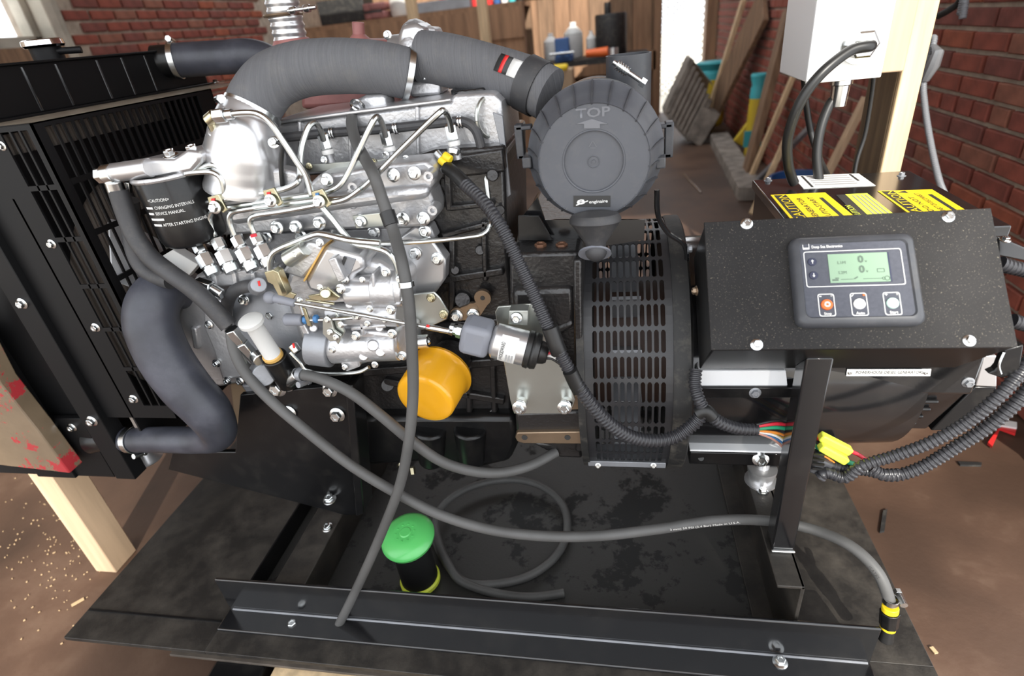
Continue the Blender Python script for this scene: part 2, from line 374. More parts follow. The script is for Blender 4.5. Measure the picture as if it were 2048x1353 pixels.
while k < (xb - xa) + zz:
    for s in (0, 1):
        p0 = [k, 0]; p1 = [k - zz, zz]
        if p0[0] > xb - xa: p0 = [xb - xa, k - (xb - xa)]
        if p1[0] < 0: p1 = [0, k]
        ax, bx = (xa + p0[0], xa + p1[0]) if s == 0 else (xb - p0[0], xb - p1[0])
        fm.bar((ax, YB + 1.6 + s * .006, FZ + p0[1]), (bx, YB + 1.6 + s * .006, FZ + p1[1]), .013, .013, (0, 1, 0))
    k += .085
fm.build('mesh_wire', 'chainlink', cf)['kind'] = 'stuff'
for xx in (xa, xb): MB().cyl((xx, YB + 1.6, FZ), (xx, YB + 1.6, FZ + 1.85), .025).build('post', 'chainlink', cf)
MB().cyl((xa, YB + 1.6, FZ + 1.78), (xb, YB + 1.6, FZ + 1.78), .02).build('top_rail', 'chainlink', cf)
# ------------------------------------------------------------------ leaning lumber, crate, bags by the right wall
def lean(px0, px1, base_y, w, t, label, m='oldwood', name='leaning_board', cat='board', zb=FZ, group=None, xt=None, up=(1, -.6, 0)):
    b = PZ(px0[0], px0[1], zb); b.y = min(b.y, YB - .4); b.x = min(b.x, XR - .25); b.z += .02; up = (1, 0, 0); tp = PX(px1[0], px1[1], xt if xt else XR - .05); b.y += base_y; tp.y += base_y
    return tag(MB().bar(b, tp, w, t, up).build(name, m, bevel=.004), label, cat, group)
lean((1408, 262), (1530, 5), 0, .30, .04, 'wide brown board leaning on the brick wall behind the slatted crate', up=(1, -.5, 0))
lean((1398, 262), (1478, 0), -.22, .06, .04, 'narrow pale strip of wood leaning beside the wide brown board', 'pine', cat='wood strip')
lean((1507, 365), (1578, 20), 0, .16, .045, 'dark brown plank leaning on the brick wall in front of the yellow bags', up=(1, -.8, 0))
lean((1520, 372), (1592, 140), 0, .035, .03, 'thin lath leaning along the edge of the dark brown plank', 'pine', cat='wood strip')
lean((1503, 435), (1610, 195), 0, .035, .035, 'round orange broom handle leaning on brick below the metal box', 'pine', name='broom_handle', cat='handle')
lean((1585, 490), (1733, 195), 0, .045, .03, 'pale pink wooden lath leaning on brick beside the dark post', 'pinepale', cat='wood strip')
lean((1535, 378), (1625, 250), 0, .03, .03, 'grey metal bar leaning low on the brick wall', 'greycast', name='metal_bar', cat='bar')
a, b = PZ(1503, 388, FZ + .045), PZ(1437, 275, FZ + .045)
tag(MB().bar(a, b, .16, .09).build('floor_beam', 'greywood', bevel=.005), 'long weathered beam lying on the floor along the brick wall', 'beam')
a, b = PZ(1402, 386, FZ + .006), PZ(1368, 349, FZ + .006)
tag(MB().cyl(a, b, .008).build('metal_rod', 'zinc'), 'short shiny metal rod lying on the floor by the air cleaner', 'rod')
# slatted crate standing on its corner
cr = thing('slatted_crate', 'weathered grey wooden crate with open slats leaning on the floor', 'crate', PZ(1395, 285, FZ))
yc_ = PZ(1395, 290, FZ).y
def cq(px, py): return PY(px, py, yc_)
A, B, C_, D_ = cq(1333, 228), cq(1385, 118), cq(1426, 150), cq(1380, 282)
ux = (D_ - A); uy = (B - A); nn = Vector((0, 1, 0)); dp = nn * .35
for p, q in ((A, B), (B, B + ux * .9), (A, D_), (D_, D_ + uy * .78)):
    MB().bar(p + nn * .18, q + nn * .18, .34, .04, ux if p == A and q == B else (uy if q == D_ else ux)).build('frame_board', 'greywood', cr)
MB().prism([A + nn * .3, B + nn * .3, B + nn * .3 + ux * .9, D_ + nn * .3 + uy * .78, D_ + nn * .3], nn * .02).build('back_panel', 'darkpine', cr)
for i in range(1, 7):
    s = A + ux * (i / 7); MB().bar(s, s + uy * (.97 - .17 * i / 7), .030, .025, (0, 1, 0)).build('slat', 'greywood', cr)
p0, p1, p2, p3 = cq(1372, 275), cq(1405, 213), cq(1440, 228), cq(1400, 293)
MB().prism([p - nn * .02 for p in (p0, p1, p2, p3)], nn * .30).build('end_panel', 'greywood', cr)
# yellow bags
for (px, py, w, h, lab) in ((1467, 262, .30, .62, 'yellow bag with a teal top standing by the wall beneath the boards'), (1535, 258, .22, .62, 'second yellow bag with teal top mostly hidden behind the plank')):
    p = PZ(px, py, FZ); p.x = min(p.x, XR - w * .6); p.y = min(p.y, YB - .3)
    if px < 1500: p.y = 6.62; p.x = XR - .17
    if px > 1500: q_ = PX(1540, 175, XR - .13); p = V(XR - .09, q_.y + .5, FZ); h = q_.z - FZ + .04; w = .12
    bg_ = thing('yellow_bag', lab, 'bag', p, 'yellow bags by the brick wall')
    MB().lathe(p, (0, 0, 1), [(0, w * .42), (.03, w * .5), (h * .5, w * .52), (h * .74, w * .48)], 16).build('bag_body', 'bagyellow', bg_)
    MB().lathe(p + V(0, 0, h * .74), (0, 0, 1), [(0, w * .485), (h * .1, w * .47), (h * .14, w * .40), (h * .24, w * .55), (h * .26, w * .5)], 16).build('bag_top', 'teal', bg_)
    MB().box(p + V(-.02, -w * .52, h * .30), (.13, .012, .12)).build('logo', 'teal', bg_)
p = PZ(1470, 300, FZ)
tag(MB().box(p + V(.12, 0, .09), (.22, .05, .18), Matrix.Rotation(.6, 3, 'Y')).build('yellow_carton', 'bagyellow', bevel=.01), 'crumpled yellow carton on the floor beside the beam', 'carton')
p = PZ(1600, 462, FZ); p.x = min(p.x, XR - .19)
bk = thing('blue_bucket', 'blue plastic bucket on the floor behind the junction box', 'bucket', p)
MB().lathe(p, (0, 0, 1), [(0, .12), (.27, .155), (.28, .165), (.30, .165), (.30, .15), (.03, .112)], 28).build('bucket_body', 'blue', bk)
MB().torus(p + V(0, 0, .29), (0, 0, 1), .162, .008).build('rim', 'blue', bk)
# red scrap by the wall
p = PZ(1995, 895, FZ); q = PZ(2008, 855, FZ)
rs = thing('red_bag_scrap', 'torn red and white plastic bag on the floor by the wall', 'bag', p)
pts = [PZ(a, b, FZ + .012) for a, b in ((1976, 885), (1985, 893), (2001, 857), (2031, 868), (2034, 853), (2004, 847))]
MB().prism(pts, (0, 0, -.008)).build('red_film', 'red', rs)
pts = [PZ(a, b, FZ + .018) for a, b in ((1998, 850), (2034, 856), (2034, 845), (2008, 840))]
MB().prism(pts, (0, 0, -.008)).build('white_film', 'white', rs)
# floor debris
for pts, lab in (([(1916, 923), (1921, 930), (1963, 931), (1964, 925)], 'short black plastic strip on the floor nearer the brick wall'), ([(1766, 1022), (1775, 1018), (1769, 1062), (1760, 1064)], 'short black plastic strip on the floor beside the steel base')):
    tag(MB().prism([PZ(a, b, FZ + .006) for a, b in pts], (0, 0, -.006)).build('plastic_strip', 'blackmatte'), lab, 'strip', 'black strips on the floor')
ch = MB()
for i in range(150):
    if i < 150: p = PZ(random.gauss(90, 60), random.gauss(1110, 70), FZ)
    else: p = PZ(random.uniform(1650, 2048), random.uniform(930, 1340), FZ)
    ch.box(p + V(0, 0, .002), (random.uniform(.001, .005), random.uniform(.001, .004), .002), Matrix.Rotation(random.random() * 3, 3, 'Z'))
o = ch.build('sawdust_chips', 'chip'); tag(o, 'pale wood chips and sawdust scattered over the floor', 'wood chips'); o['kind'] = 'stuff'
for a, b in (((143, 1212), (168, 1198)), ((1862, 1295), (1873, 1308))):
    tag(MB().bar(PZ(*a, FZ + .003), PZ(*b, FZ + .003), .008, .003).build('wood_splinter', 'chip'), 'thin wood splinter on the floor ' + ('by the left end of the base' if a[0] < 500 else 'by the right end of the base'), 'splinter')
# ------------------------------------------------------------------ benches and clutter at the back
by = 6.1
b1 = thing('plank_bench', 'long rough plank workbench with a shelf along the back', 'workbench', PY(800, 80, by) * 1)
WT[b1.name].z = FZ; b1.location.z = FZ
x0, x1 = PY(590, 60, by).x, PY(1046, 40, by).x
def sl(pyL, pyR, h, y, x0=x0, x1=x1, m='plankwood', n='board'):
    za = PY(600, pyL, y).z; zb = PY(1040, pyR, y).z; z = (za + zb) / 2
    return MB().bb((x0, y, z - h), (x1, y + .06, z)).build(n, m, b1), z
_, zt = sl(57, 12, .28, by); sl(100, 70, .3, by + .02); sl(150, 130, .5, by + .06, m='oldwood')
MB().bb((x0, by, zt - .02), (x1, by + .7, zt + .02)).build('bench_top', 'plankwood', b1)
MB().bb((x0, by + .62, FZ), (x1, by + .7, zt - .02)).build('back_panel', 'oldwood', b1)
for xx in (x0 + .05, x1 - .05): MB().bb((xx - .05, by + .06, FZ), (xx + .05, by + .16, zt - .02)).build('leg', 'plankwood', b1)
for px, lab in ((828, 'pale bare stud standing before the plank bench, next to the turbocharger'), (968, 'pale bare stud standing before the plank bench, next to the intake hose')):
    p = PZ(px, 300, FZ); xx = PY(px, 60, 5.2).x
    tag(MB().bb((xx - .04, 5.2, FZ), (xx + .04, 5.28, RZ)).build('wall_stud', 'pine', bevel=.004), lab, 'stud', 'bare studs before the bench')
def onbench(px, w, d, h, m, name, lab, cat, dy=.3, zz=None, bev=.01):
    c = PY(px, 50, by + dy); z = (zt + .02) if zz is None else zz
    return tag(MB().bb((c.x - w / 2, by + dy - d / 2, z), (c.x + w / 2, by + dy + d / 2, z + h)).build(name, m, bevel=bev), lab, cat)
def tool_case(px, w, h, m, lab, dy=.3):
    c = PY(px, 50, by + dy); t = thing('tool_case', lab, 'case', (c.x, c.y, zt + .02))
    MB().bb((c.x - w / 2, c.y - .13, zt + .02), (c.x + w / 2, c.y + .13, zt + .02 + h * .48)).build('case_body', m, t, bevel=.015); MB().bb((c.x - w / 2, c.y - .13, zt + .025 + h * .5), (c.x + w / 2, c.y + .13, zt + .02 + h)).build('case_lid', m, t, bevel=.015)
    MB().tube([(c.x - .08, c.y - .14, zt + h * .6), (c.x - .07, c.y - .18, zt + h * .6), (c.x + .07, c.y - .18, zt + h * .6), (c.x + .08, c.y - .14, zt + h * .6)], .01).build('handle', 'blackmatte', t)
tool_case(762, .22, .14, 'redexh', 'dull red tool case on the plank bench behind the turbocharger', .15)
tool_case(928, .40, .20, 'red', 'bright red tool case on the plank bench behind the intake hose', .45)
def jug(px, y, z, r, h, m, lab, cap='white', name='jug'):
    c = PY(px, 60, y); t = thing(name, lab, 'jug', (c.x, y, z))
    MB().lathe((c.x, y, z), (0, 0, 1), [(0, r * .9), (.02, r), (h * .7, r), (h * .85, r * .5), (h * .9, r * .3)], 18).build('jug_body', m, t); MB().cyl((c.x, y, z + h * .9), (c.x, y, z + h), r * .34).build('cap', cap, t)
jug(808, by + .2, zt + .02, .10, .34, 'offwhite', 'cream plastic jug on the plank bench beside the pale stud')
o = onbench(886, .62, .1, .09, 'greycast', 'level', 'grey metal level lying along the front of the plank bench', 'level', .07, bev=.004)
onbench(700, .5, .3, .22, 'blackmatte', 'dark_crate', 'dark crate of scrap on the plank bench', 'crate', .3)
for i in range(5):
    jug(985 + i * 15, by + .4, zt + .02, .034, .2 + .03 * (i % 3), ['red', 'blue', 'white', 'teal', 'blackmatte'][i], ['small red', 'small blue', 'small white', 'small teal', 'small black'][i] + ' bottle at the far end of the plank bench', name='bottle')
# metalwork bench by the board doors
y2 = 6.3; z2 = PY(1150, 122, y2).z
b2 = thing('metal_bench', 'low dark bench with tools in front of the board doors', 'workbench', (PY(1150, 100, y2).x, y2, FZ))
xa, xb = PY(1072, 120, y2).x, PY(1300, 120, y2).x
MB().bb((xa, y2, z2 - .05), (xb, y2 + .7, z2)).build('bench_top', 'blackmatte', b2)
for xx in (xa + .06, xb - .06):
    for yy in (y2 + .05, y2 + .62): MB().bb((xx - .04, yy - .04, FZ), (xx + .04, yy + .04, z2 - .05)).build('leg', 'oldwood', b2)
MB().bb((xa, y2 + .1, FZ + .12), (xb, y2 + .6, FZ + .16)).build('shelf', 'oldwood', b2)
vz = thing('bench_vise', 'blue bench vise on the low dark bench', 'vise', (PY(1128, 100, y2).x, y2 + .15, z2))
c = PY(1128, 100, y2 + .15); c.z = z2
MB().box(c + V(0, 0, .03), (.18, .2, .06)).box(c + V(0, 0, .14), (.12, .24, .14), taper=.8).build('vise_body', 'blue', vz, bevel=.01)
MB().box(c + V(0, -.2, .13), (.14, .08, .18)).cyl(c + V(0, -.3, .09), c + V(0, 0, .09), .025).build('front_jaw', 'blue', vz, bevel=.01)
MB().cyl(c + V(-.12, -.3, .09), c + V(.12, -.3, .09), .01).build('handle', 'zinc', vz)
for px, r, h, m, lab in ((1100, .08, .26, 'white', 'white round jug on the low bench left of the vise'), (1146, .10, .34, 'whiteplastic', 'tall translucent white jug on the low bench'), (1182, .055, .24, 'offwhite', 'small cream jug on the low bench before the black tank')): jug(px, y2 + .52, z2, r, h, m, lab)
c = PY(1222, 80, y2 + .35); tk = thing('black_tank', 'black round tank with a stub pipe on the low bench', 'tank', (c.x, c.y, z2))
MB().lathe((c.x, c.y, z2), (0, 0, 1), [(0, .15), (.02, .16), (.36, .16), (.38, .15)], 24).build('tank_body', 'blackmatte', tk); MB().cyl((c.x - .03, c.y, z2 + .38), (c.x - .03, c.y, z2 + .48), .035).build('pipe_stub', 'blackmatte', tk)
c = PY(1200, 100, y2 + .1); og = thing('orange_grinder', 'small orange hand grinder on the edge of the low bench', 'grinder', (c.x, c.y, z2))
MB().cyl((c.x - .14, c.y, z2 + .05), (c.x + .08, c.y - .03, z2 + .05), .035, .045).build('grip', 'orange', og); MB().cyl((c.x + .13, c.y - .03, z2), (c.x + .13, c.y - .03, z2 + .08), .05).build('head', 'alusmooth', og)
c = PZ(1135, 165, .28); bx_ = thing('cardboard_box', 'open tan cardboard box with yellow rags below the low bench', 'box', (c.x, 5.7, FZ))
MB().box((c.x, 5.7, FZ + .38), (.42, .3, .76)).build('box_body', 'cardboard', bx_, bevel=.008); MB().box((c.x + .06, 5.6, FZ + .78), (.22, .16, .05)).build('rag', 'yellow', bx_, bevel=.02)
o = PY(1035, 75, 7.0); tag(MB().bar((o.x + .22, 7.1, FZ + .02), (o.x - .12, 7.5, 1.05), .05, .05).build('long_tool', 'blue'), 'blue handled long tool leaning on the board doors', 'tool')
# ------------------------------------------------------------------ post, metal box and cables on the right
py_ = 1.32
a, b = PY(1760, 346, py_), PY(1801, 346, py_); xp0, xp1 = a.x, b.x
dpt = PX(1702, 346, xp0).y
ps = thing('wooden_post', 'upright pine post standing behind the terminal box', 'post', ((xp0 + xp1) / 2, py_, FZ))
MB().bb((xp0, py_, FZ), (xp1, py_ + .012, RZ)).build('stud', 'pine', ps, bevel=.003); MB().bb((xp0 - .001, py_ + .0125, FZ), (xp1, max(dpt, py_ + .09), RZ)).build('shaded_stud', 'darkpine', ps, bevel=.003)  # post split; darker rear part paints its stained, shaded left side
a, b = PY(1752, 148, py_ - .045), PY(1812, 148, py_ - .045)
MB().bb((a.x, py_ - .045, a.z), (b.x - .004, py_ - .002, a.z + .45)).build('end_block', 'pinepale', ps, bevel=.003)
eb = 1.10
q = [PY(1611, 163, eb), PY(1758, 154, eb), PY(1774, 80, eb)]
jb = thing('junction_box', 'white metal electrical box fixed to the pine post', 'electrical box', (q[0].x + .08, eb + .06, q[0].z))
zb = (q[0].z + q[1].z) / 2; JD = .175
MB().bb((q[0].x, eb, zb), (q[1].x, eb + JD, zb + .32)).build('box_body', 'enclosure', jb, bevel=.003)
MB().bb((q[0].x - .001, eb - .006, zb - .002), (q[1].x + .001, eb - .001, zb + .322)).build('cover', 'enclosure', jb, bevel=.002)
g1 = PY(1722, 88, eb - .006)
MB().lathe(g1, (0, -1, 0), [(0, .030), (.003, .030), (.003, .024)], 28).lathe(g1 + V(0, -.003, 0), (0, -1, 0), [(0, .022), (.014, .022), (.016, .019)], 6).build('cable_gland', 'zinc', jb)
g2 = PY(1683, 163, eb + .05)
MB().lathe((g2.x, eb + .05, zb), (0, 0, -1), [(0, .018), (.014, .018), (.016, .015), (.05, .0135)], 16).build('cable_gland', 'zinc', jb)
gz = .692
def cab(pts, r, lab, m='wireblack', name='power_cable'):
    return tag(MB().tube(pts, r, 14, 10).build(name, m), lab, 'cable')
def pq(px, py, y): return PY(px, py, y)
cab([g1 + V(0, .0, -.001), g1 + V(.004, -.03, -.002), pq(1700, 102, 1.055), pq(1640, 150, 1.04), pq(1598, 210, 1.04), pq(1576, 275, 1.05), pq(1576, 325, 1.06), pq(1583, 354, 1.07), pq(1588, 366, 1.075)], .0085, 'thick black cable looping from the front of the white box')
cab([(g2.x, eb + .05, zb - .045), pq(1662, 205, 1.15), pq(1642, 255, 1.14), pq(1634, 310, 1.13), pq(1638, 362, 1.12)], .0085, 'black cable dropping from the underside of the white box')
cab([pq(1608, 150, 1.21), pq(1612, 205, 1.22), pq(1622, 265, 1.22), pq(1640, 320, 1.2), pq(1660, 362, 1.16)], .006, 'thin black cable behind the looping thick cable')
cab([pq(1748, 150, 1.27), pq(1742, 200, 1.28), pq(1730, 270, 1.28), pq(1712, 330, 1.27), pq(1700, 420, 1.25)], .004, 'thin black wire running down the dark side of the post')
_t = PX(1864, 10, .88)
tag(MB().corr([V(_t.x, _t.y, RZ - .002), V(_t.x, _t.y, 1.8), _t, PX(1868, 80, .875), PX(1848, 155, .86), PX(1850, 215, .86), PX(1862, 290, .86), PX(1878, 360, .86), PX(1893, 400, .84), PX(1900, 440, .74), V(.56, 1.10, .60), V(.518, 1.07, .60)], .0085).build('grey_conduit', 'conduitgrey'), 'grey corrugated conduit hanging beside the pine post', 'conduit')
tag(MB().ring([PX(1868, 92, .87), PX(1876, 105, .87), PX(1866, 130, .865), PX(1850, 160, .86)], [.006, .014, .017, .011], 9).build('tape_wrap', 'greycast'), 'grey tape wrapped around the conduit end by the post', 'tape')
_u = PX(1934, -30, .95)
tag(MB().corr([V(_u.x, _u.y, RZ - .002), V(_u.x, _u.y, 1.7), _u, PX(1930, 5, .95), PX(1925, 38, .95)], .010).build('grey_conduit', 'conduitgrey'), 'short open end of grey conduit hanging at the top of the brick wall', 'conduit')
tag(MB().tube([PX(1876, 32, .93), PX(1895, 22, .94), PX(1915, 8, .95), PX(1925, -10, .95)], .009).build('taped_wires', 'blackmatte'), 'black taped wires poking out beside the short conduit end', 'wires')
# ================================================================== steel base
gb = thing('generator_base', 'black steel skid base that carries the whole generating set', 'base', (-.31, .95, -.17 + .0))
XB0, XB1, YF0 = -1.13, .51, .53
MB().bb((XB0, YF0, -.010), (-.80, 1.45, 0)).build('deck_plate', 'deck', gb, bevel=.001)
MB().bb((-.80, YF0, -.010), (XB1, .625, 0)).build('deck_plate', 'deck', gb, bevel=.001)
MB().bb((.289, .625, -.010), (XB1, 1.45, 0)).build('deck_plate', 'deck', gb, bevel=.001)
MB().bb((-.80, .625, -.055), (.289, 1.45, -.048)).build('drip_pan', 'pan', gb)
MB().bb((-.80, .625, -.055), (-.796, 1.45, 0)).bb((-.80, .625, -.055), (.289, .629, 0)).build('pan_wall', 'black', gb)
yfl = PZ(520, 1329, -.115).y
MB().bb((XB0 + .16, yfl + .035, -.115), (XB1 - .02, yfl + .042, -.01)).bb((XB0 + .16, yfl, -.122), (XB1 - .02, yfl + .042, -.115)).build('skid_channel', mat('skid', (.10, .082, .066), .6, var=.3, vs=20), gb, bevel=.001)
MB().bb((XB0 + .04, 1.38, -.12), (XB1 - .02, 1.43, -.01)).build('skid_channel', 'blackmatte', gb)
MB().bb((XB0 + .005, YF0 + .06, .0), (-.80, YF0 + .064, .0035)).build('deck_seam', 'black', gb)
rl = MB().bb((-.80, .618, 0), (.41, .625, .098)).bb((-.80, .572, .0), (.41, .625, .007)).build('front_rail', 'blackgloss', gb, bevel=.0025)
MB().cyl((-.79, .6165, .0082), (.405, .6165, .0082), .0022, seg=8).build('weld_highlight', 'greycast', gb)  # grey bar drawn as the bright highlight along the rail's weld
bolt(PZ(1560, 1326, .007), (0, 0, 1), .0085, gb); bolt(PZ(586, 1252, .001), (0, 0, 1), .0085, gb)
# cross channels
def chan(x0, x1, y0, y1, z0, z1, t=.006):
    return MB().bb((x0, y0, z1 - t), (x1, y1, z1)).bb((x1 - t, y0, z0), (x1, y1, z1)).bb((x0, y0, z0), (x1, y1, z0 + t))
chan(.248, .290, .632, 1.4, -.04, .171).build('cross_channel', 'deck', gb, bevel=.0015)
MB().bb((-.715, .629, -.05), (-.645, 1.4, .035)).build('cross_channel', 'deck', gb, bevel=.002)
# rubber mounts
def mount(px, py, y, z, s=1):
    p = PZ(px, py, z); m_ = MB().lathe(p, (0, 0, 1), [(0, .030 * s), (.004, .030 * s), (.006, .022 * s), (.030, .027 * s), (.034, .027 * s), (.036, .012 * s), (.05, .012 * s)], 24).build('rubber_mount', 'alusmooth', gb); return p
pm = mount(1521, 962, 0, .171); bolt(PZ(1525, 985, .1715), (0, 0, 1), .0075, gb)
bolt(PZ(655, 1056, .036), (0, -.2, 1), .0085, gb)
# a timber skid below
p = PZ(520, 1345, -.125)
tag(MB().bb((-.72, yfl - .2, -.17), (-.10, yfl + .02, -.123)).build('timber_skid', 'pine', bevel=.004), 'flat pine timber under the front of the steel base', 'timber')
tag(MB().bb((-.86, yfl - .15, -.17), (-.74, yfl + .05, -.123)).build('black_block', 'black', bevel=.006), 'small black block under the steel base beside the pine timber', 'block')
# ================================================================== radiator
XG, YR, ZT = -.845, .75, .947
rd = thing('radiator', 'black engine radiator with slotted fan guard and ribbed top tank', 'radiator', (-1.05, .99, .20))
zrow = [PY(a, b, YR).z for a, b in ((30, 263), (80, 369), (137, 473), (187, 567), (226, 654), (263, 735), (304, 812))]
zrow = [zrow[0]] + [zrow[0] + (zrow[-1] - zrow[0]) * i / 6 for i in range(1, 7)]
ZB = zrow[-1] - .03; fp = MB()
sx = [XG - .062, XG - .046, XG - .0425, XG - .0285, XG - .025, XG - .012]
fp.bb((-1.06, YR, ZB), (sx[0], YR + .003, ZT)).bb((sx[5], YR, ZB), (XG, YR + .003, ZT)).bb((sx[0], YR, zrow[0]), (sx[5], YR + .003, ZT)).bb((sx[0], YR, ZB), (sx[5], YR + .003, zrow[-1]))
fp.bb((sx[1], YR, zrow[-1]), (sx[2], YR + .003, zrow[0])).bb((sx[3], YR, zrow[-1]), (sx[4], YR + .003, zrow[0]))
for z in zrow[1:-1]: fp.bb((sx[0], YR, z - .004), (sx[5], YR + .003, z + .004))
fp.build('guard_side', 'blacksatin', rd)
# face of the guard toward the engine
y0g, y1g = PX(88.7, 253, XG).y, PX(388, 172, XG).y
zz = [PX(88.7, 253, XG).z, PX(140, 361, XG).z, PX(189, 463, XG).z, PX(242, 555, XG).z]
st = (zz[0] - zz[3]) / 3; zz = [zz[0] - st * i for i in range(7)]; YG1 = y1g + .05
g = MB(); ns = 21; pt = (y1g - y0g) / ns
g.bb((XG - .003, YR, zz[0]), (XG, YG1, ZT)).bb((XG - .003, YR, ZB), (XG, YG1, zz[-1])).bb((XG - .003, YR, zz[-1]), (XG, y0g, zz[0])).bb((XG - .003, y1g, zz[-1]), (XG, YG1, zz[0]))
for i in range(1, ns): g.bb((XG - .003, y0g + pt * i - .0022, zz[-1]), (XG, y0g + pt * i + .0022, zz[0]))
for z in zz[1:-1]: g.bb((XG - .0035, y0g, z - .0045), (XG + .0003, y1g, z + .0045))
g.build('guard_face', 'blacksatin', rd)
MB().bb((-1.06, YR, ZT - .002), (XG, 1.38, ZT)).build('guard_top', mat('dustytop', (.30, .25, .19), .45, var=.3, vs=30, coat=.3), rd)
MB().bb((-1.06, YG1 - .003, ZB), (XG, YG1, ZT)).build('guard_side', 'blacksatin', rd)
# fan, shroud and core behind the guard
FC = V(-.868, .99, .60)
sh = MB(); n = 48; rr = .236; hw = (.24, .30)
for i in range(n):
    a0, a1 = 2 * math.pi * i / n, 2 * math.pi * (i + 1) / n
    def sq(a):
        c, s_ = math.cos(a), math.sin(a); k = min(hw[0] / max(1e-6, abs(c)), hw[1] / max(1e-6, abs(s_))); return V(-.945, FC.y + c * k, FC.z + s_ * k)
    ci = lambda a: V(-.945, FC.y + math.cos(a) * rr, FC.z + math.sin(a) * rr)
    sh.prism([ci(a0), sq(a0), sq(a1), ci(a1)], (-.004, 0, 0))
sh.build('fan_shroud', 'blacksatin', rd)
co = MB().bb((-.975, .765, .30), (-.965, YG1, .93))
for i in range(int((YG1 - .78) / .0102)):
    y = .775 + i * .0102; co.bb((-.965, y, .30), (-.959, y + .0035, .93))
co.build('core', 'core', rd)
fan = MB().cyl(FC + V(-.02, 0, 0), FC + V(.03, 0, 0), .06).build('fan_hub', 'blacksatin', rd)
_q = PX(222, 500, -.868) - FC; FA = math.atan2(_q.z, _q.y)
for i in range(7):
    a = 2 * math.pi * (i / 7) + FA; ra = V(0, math.cos(a), math.sin(a)); ta = V(0, -math.sin(a), math.cos(a)); pts = []
    for rr_, wd, tw in ((.05, .035, .012), (.13, .05, .012), (.20, .06, .010), (.232, .055, .008)):
        pts.append((FC + ra * rr_ + ta * wd + V(tw, 0, 0), FC + ra * rr_ - ta * wd + V(-tw, 0, 0)))
    b = MB()
    for (p, q), (p2, q2) in zip(pts, pts[1:]): b.prism([p, q, q2, p2], (.003, 0, 0))
    b.build('fan_blade', 'fanwhite', rd)
# frame and strips
xs0, xs1 = PY(79.8, 702, YR - .012).x, PY(123, 702, YR - .012).x
MB().bb((xs0, YR - .014, .245), (xs1, YR + .02, ZT)).build('frame_strip', 'blacksatin', rd, bevel=.0015)
MB().bb((-1.45, YR + .012, .245), (xs0, YR + .018, ZT + .0)).build('side_panel', 'blacksatin', rd)
xs2 = PY(45, 790, YR - .01).x
MB().bb((xs2 - .10, YR - .012, .24), (xs2, YR + .016, ZT)).build('frame_strip', 'blacksatin', rd, bevel=.0015)
MB().bb((-1.44, YR + .02, .245), (xs0 - .005, 1.24, ZT)).build('frame_box', 'blacksatin', rd)
MB().prism(pxpoly([(82, 838), (160, 838), (228, 952), (150, 952)], YR - .006), (0, .012, 0)).build('gusset', 'blacksatin', rd, bevel=.001)
p = PY(228, 952, YR); MB().bb((-1.44, YR, p.z - .004), (p.x, 1.23, p.z + .03)).build('bottom_rail', 'blacksatin', rd)
for a, b in ((45, 607), (185, 842)): boltpx(a, b, YR - .014, 8, rd, n=(0, -1, 0))
for a, b in ((4, 292), (104, 488), (192, 655), (268, 798), (105, 853), (145, 855)): boltpx(a, b, YR - (.006 if b > 840 else 0), 6.5, rd, n=(0, -1, 0))
# top tank
ptk = PZ(59, 219, ZT); XT = -1.0
zt_ = PX(170, 113, XT).z; y1t = 1.40
MB().bb((XT - .14, .70, ZT), (XT, max(1.2, y1t), zt_)).build('top_tank', 'blacksatin', rd, bevel=.006)
MB().bb((XT - .15, .69, zt_ - .004), (XT + .006, max(1.2, y1t) + .01, zt_)).build('tank_seam', 'blacksatin', rd, bevel=.001)
MB().bb((XT - .15, .69, ZT), (XT + .012, max(1.2, y1t) + .01, ZT + .004)).build('tank_seam', 'blacksatin', rd, bevel=.001)
for px in (50, 120, 205, 256, 303):
    yy = PX(px, 150, XT).y; MB().cyl((XT - .001, yy, ZT + .006), (XT - .001, yy, zt_ - .008), .003, seg=8).build('rib', 'blackgloss', rd)
for a, b in ((190, 194), (284, 174)): p = PZ(a, b, ZT); bolt(V(max(XT + .01, min(p.x, XG - .01)), p.y, ZT + .002), (0, 0, 1), .006, rd)
p = V(XT - .06, PX(97, 112, XT - .06).y, zt_)
cp = MB().lathe(p, (0, 0, 1), [(-.005, .026), (.022, .026), (.024, .030)], 24).cyl(p + V(.02, .0, .014), p + V(.058, .02, .012), .006).build('filler_neck', 'blacksatin', rd)
MB().lathe(p + V(0, 0, .022), (0, 0, 1), [(0, .032), (.004, .035), (.012, .034), (.014, .03)], 28).build('pressure_cap', 'chrome', rd)
# wrapped panel and prop beside the radiator
wp = MB(); y_ = YR - .05
pts = pxpoly([(-90, 600), (0, 768), (75, 862), (140, 948), (-60, 925)], y_)
tag(wp.prism(pts, (0, .035, 0)).build('wrapped_panel', 'wrap', bevel=.003), 'cardboard panel wrapped in film with red print beside the radiator', 'panel')
a = PZ(225, 1165, FZ + .02); yp = .80
p0, p1 = PY(62, 950, yp), PY(133, 948, yp)
pb = MB().bb((p0.x - .01, yp, FZ), (p0.x + .055, yp + .075, PY(90, 948, yp).z)).build('prop_post', 'pinepale', bevel=.003); tag(pb, 'short upright pine prop standing under the wrapped panel', 'prop')
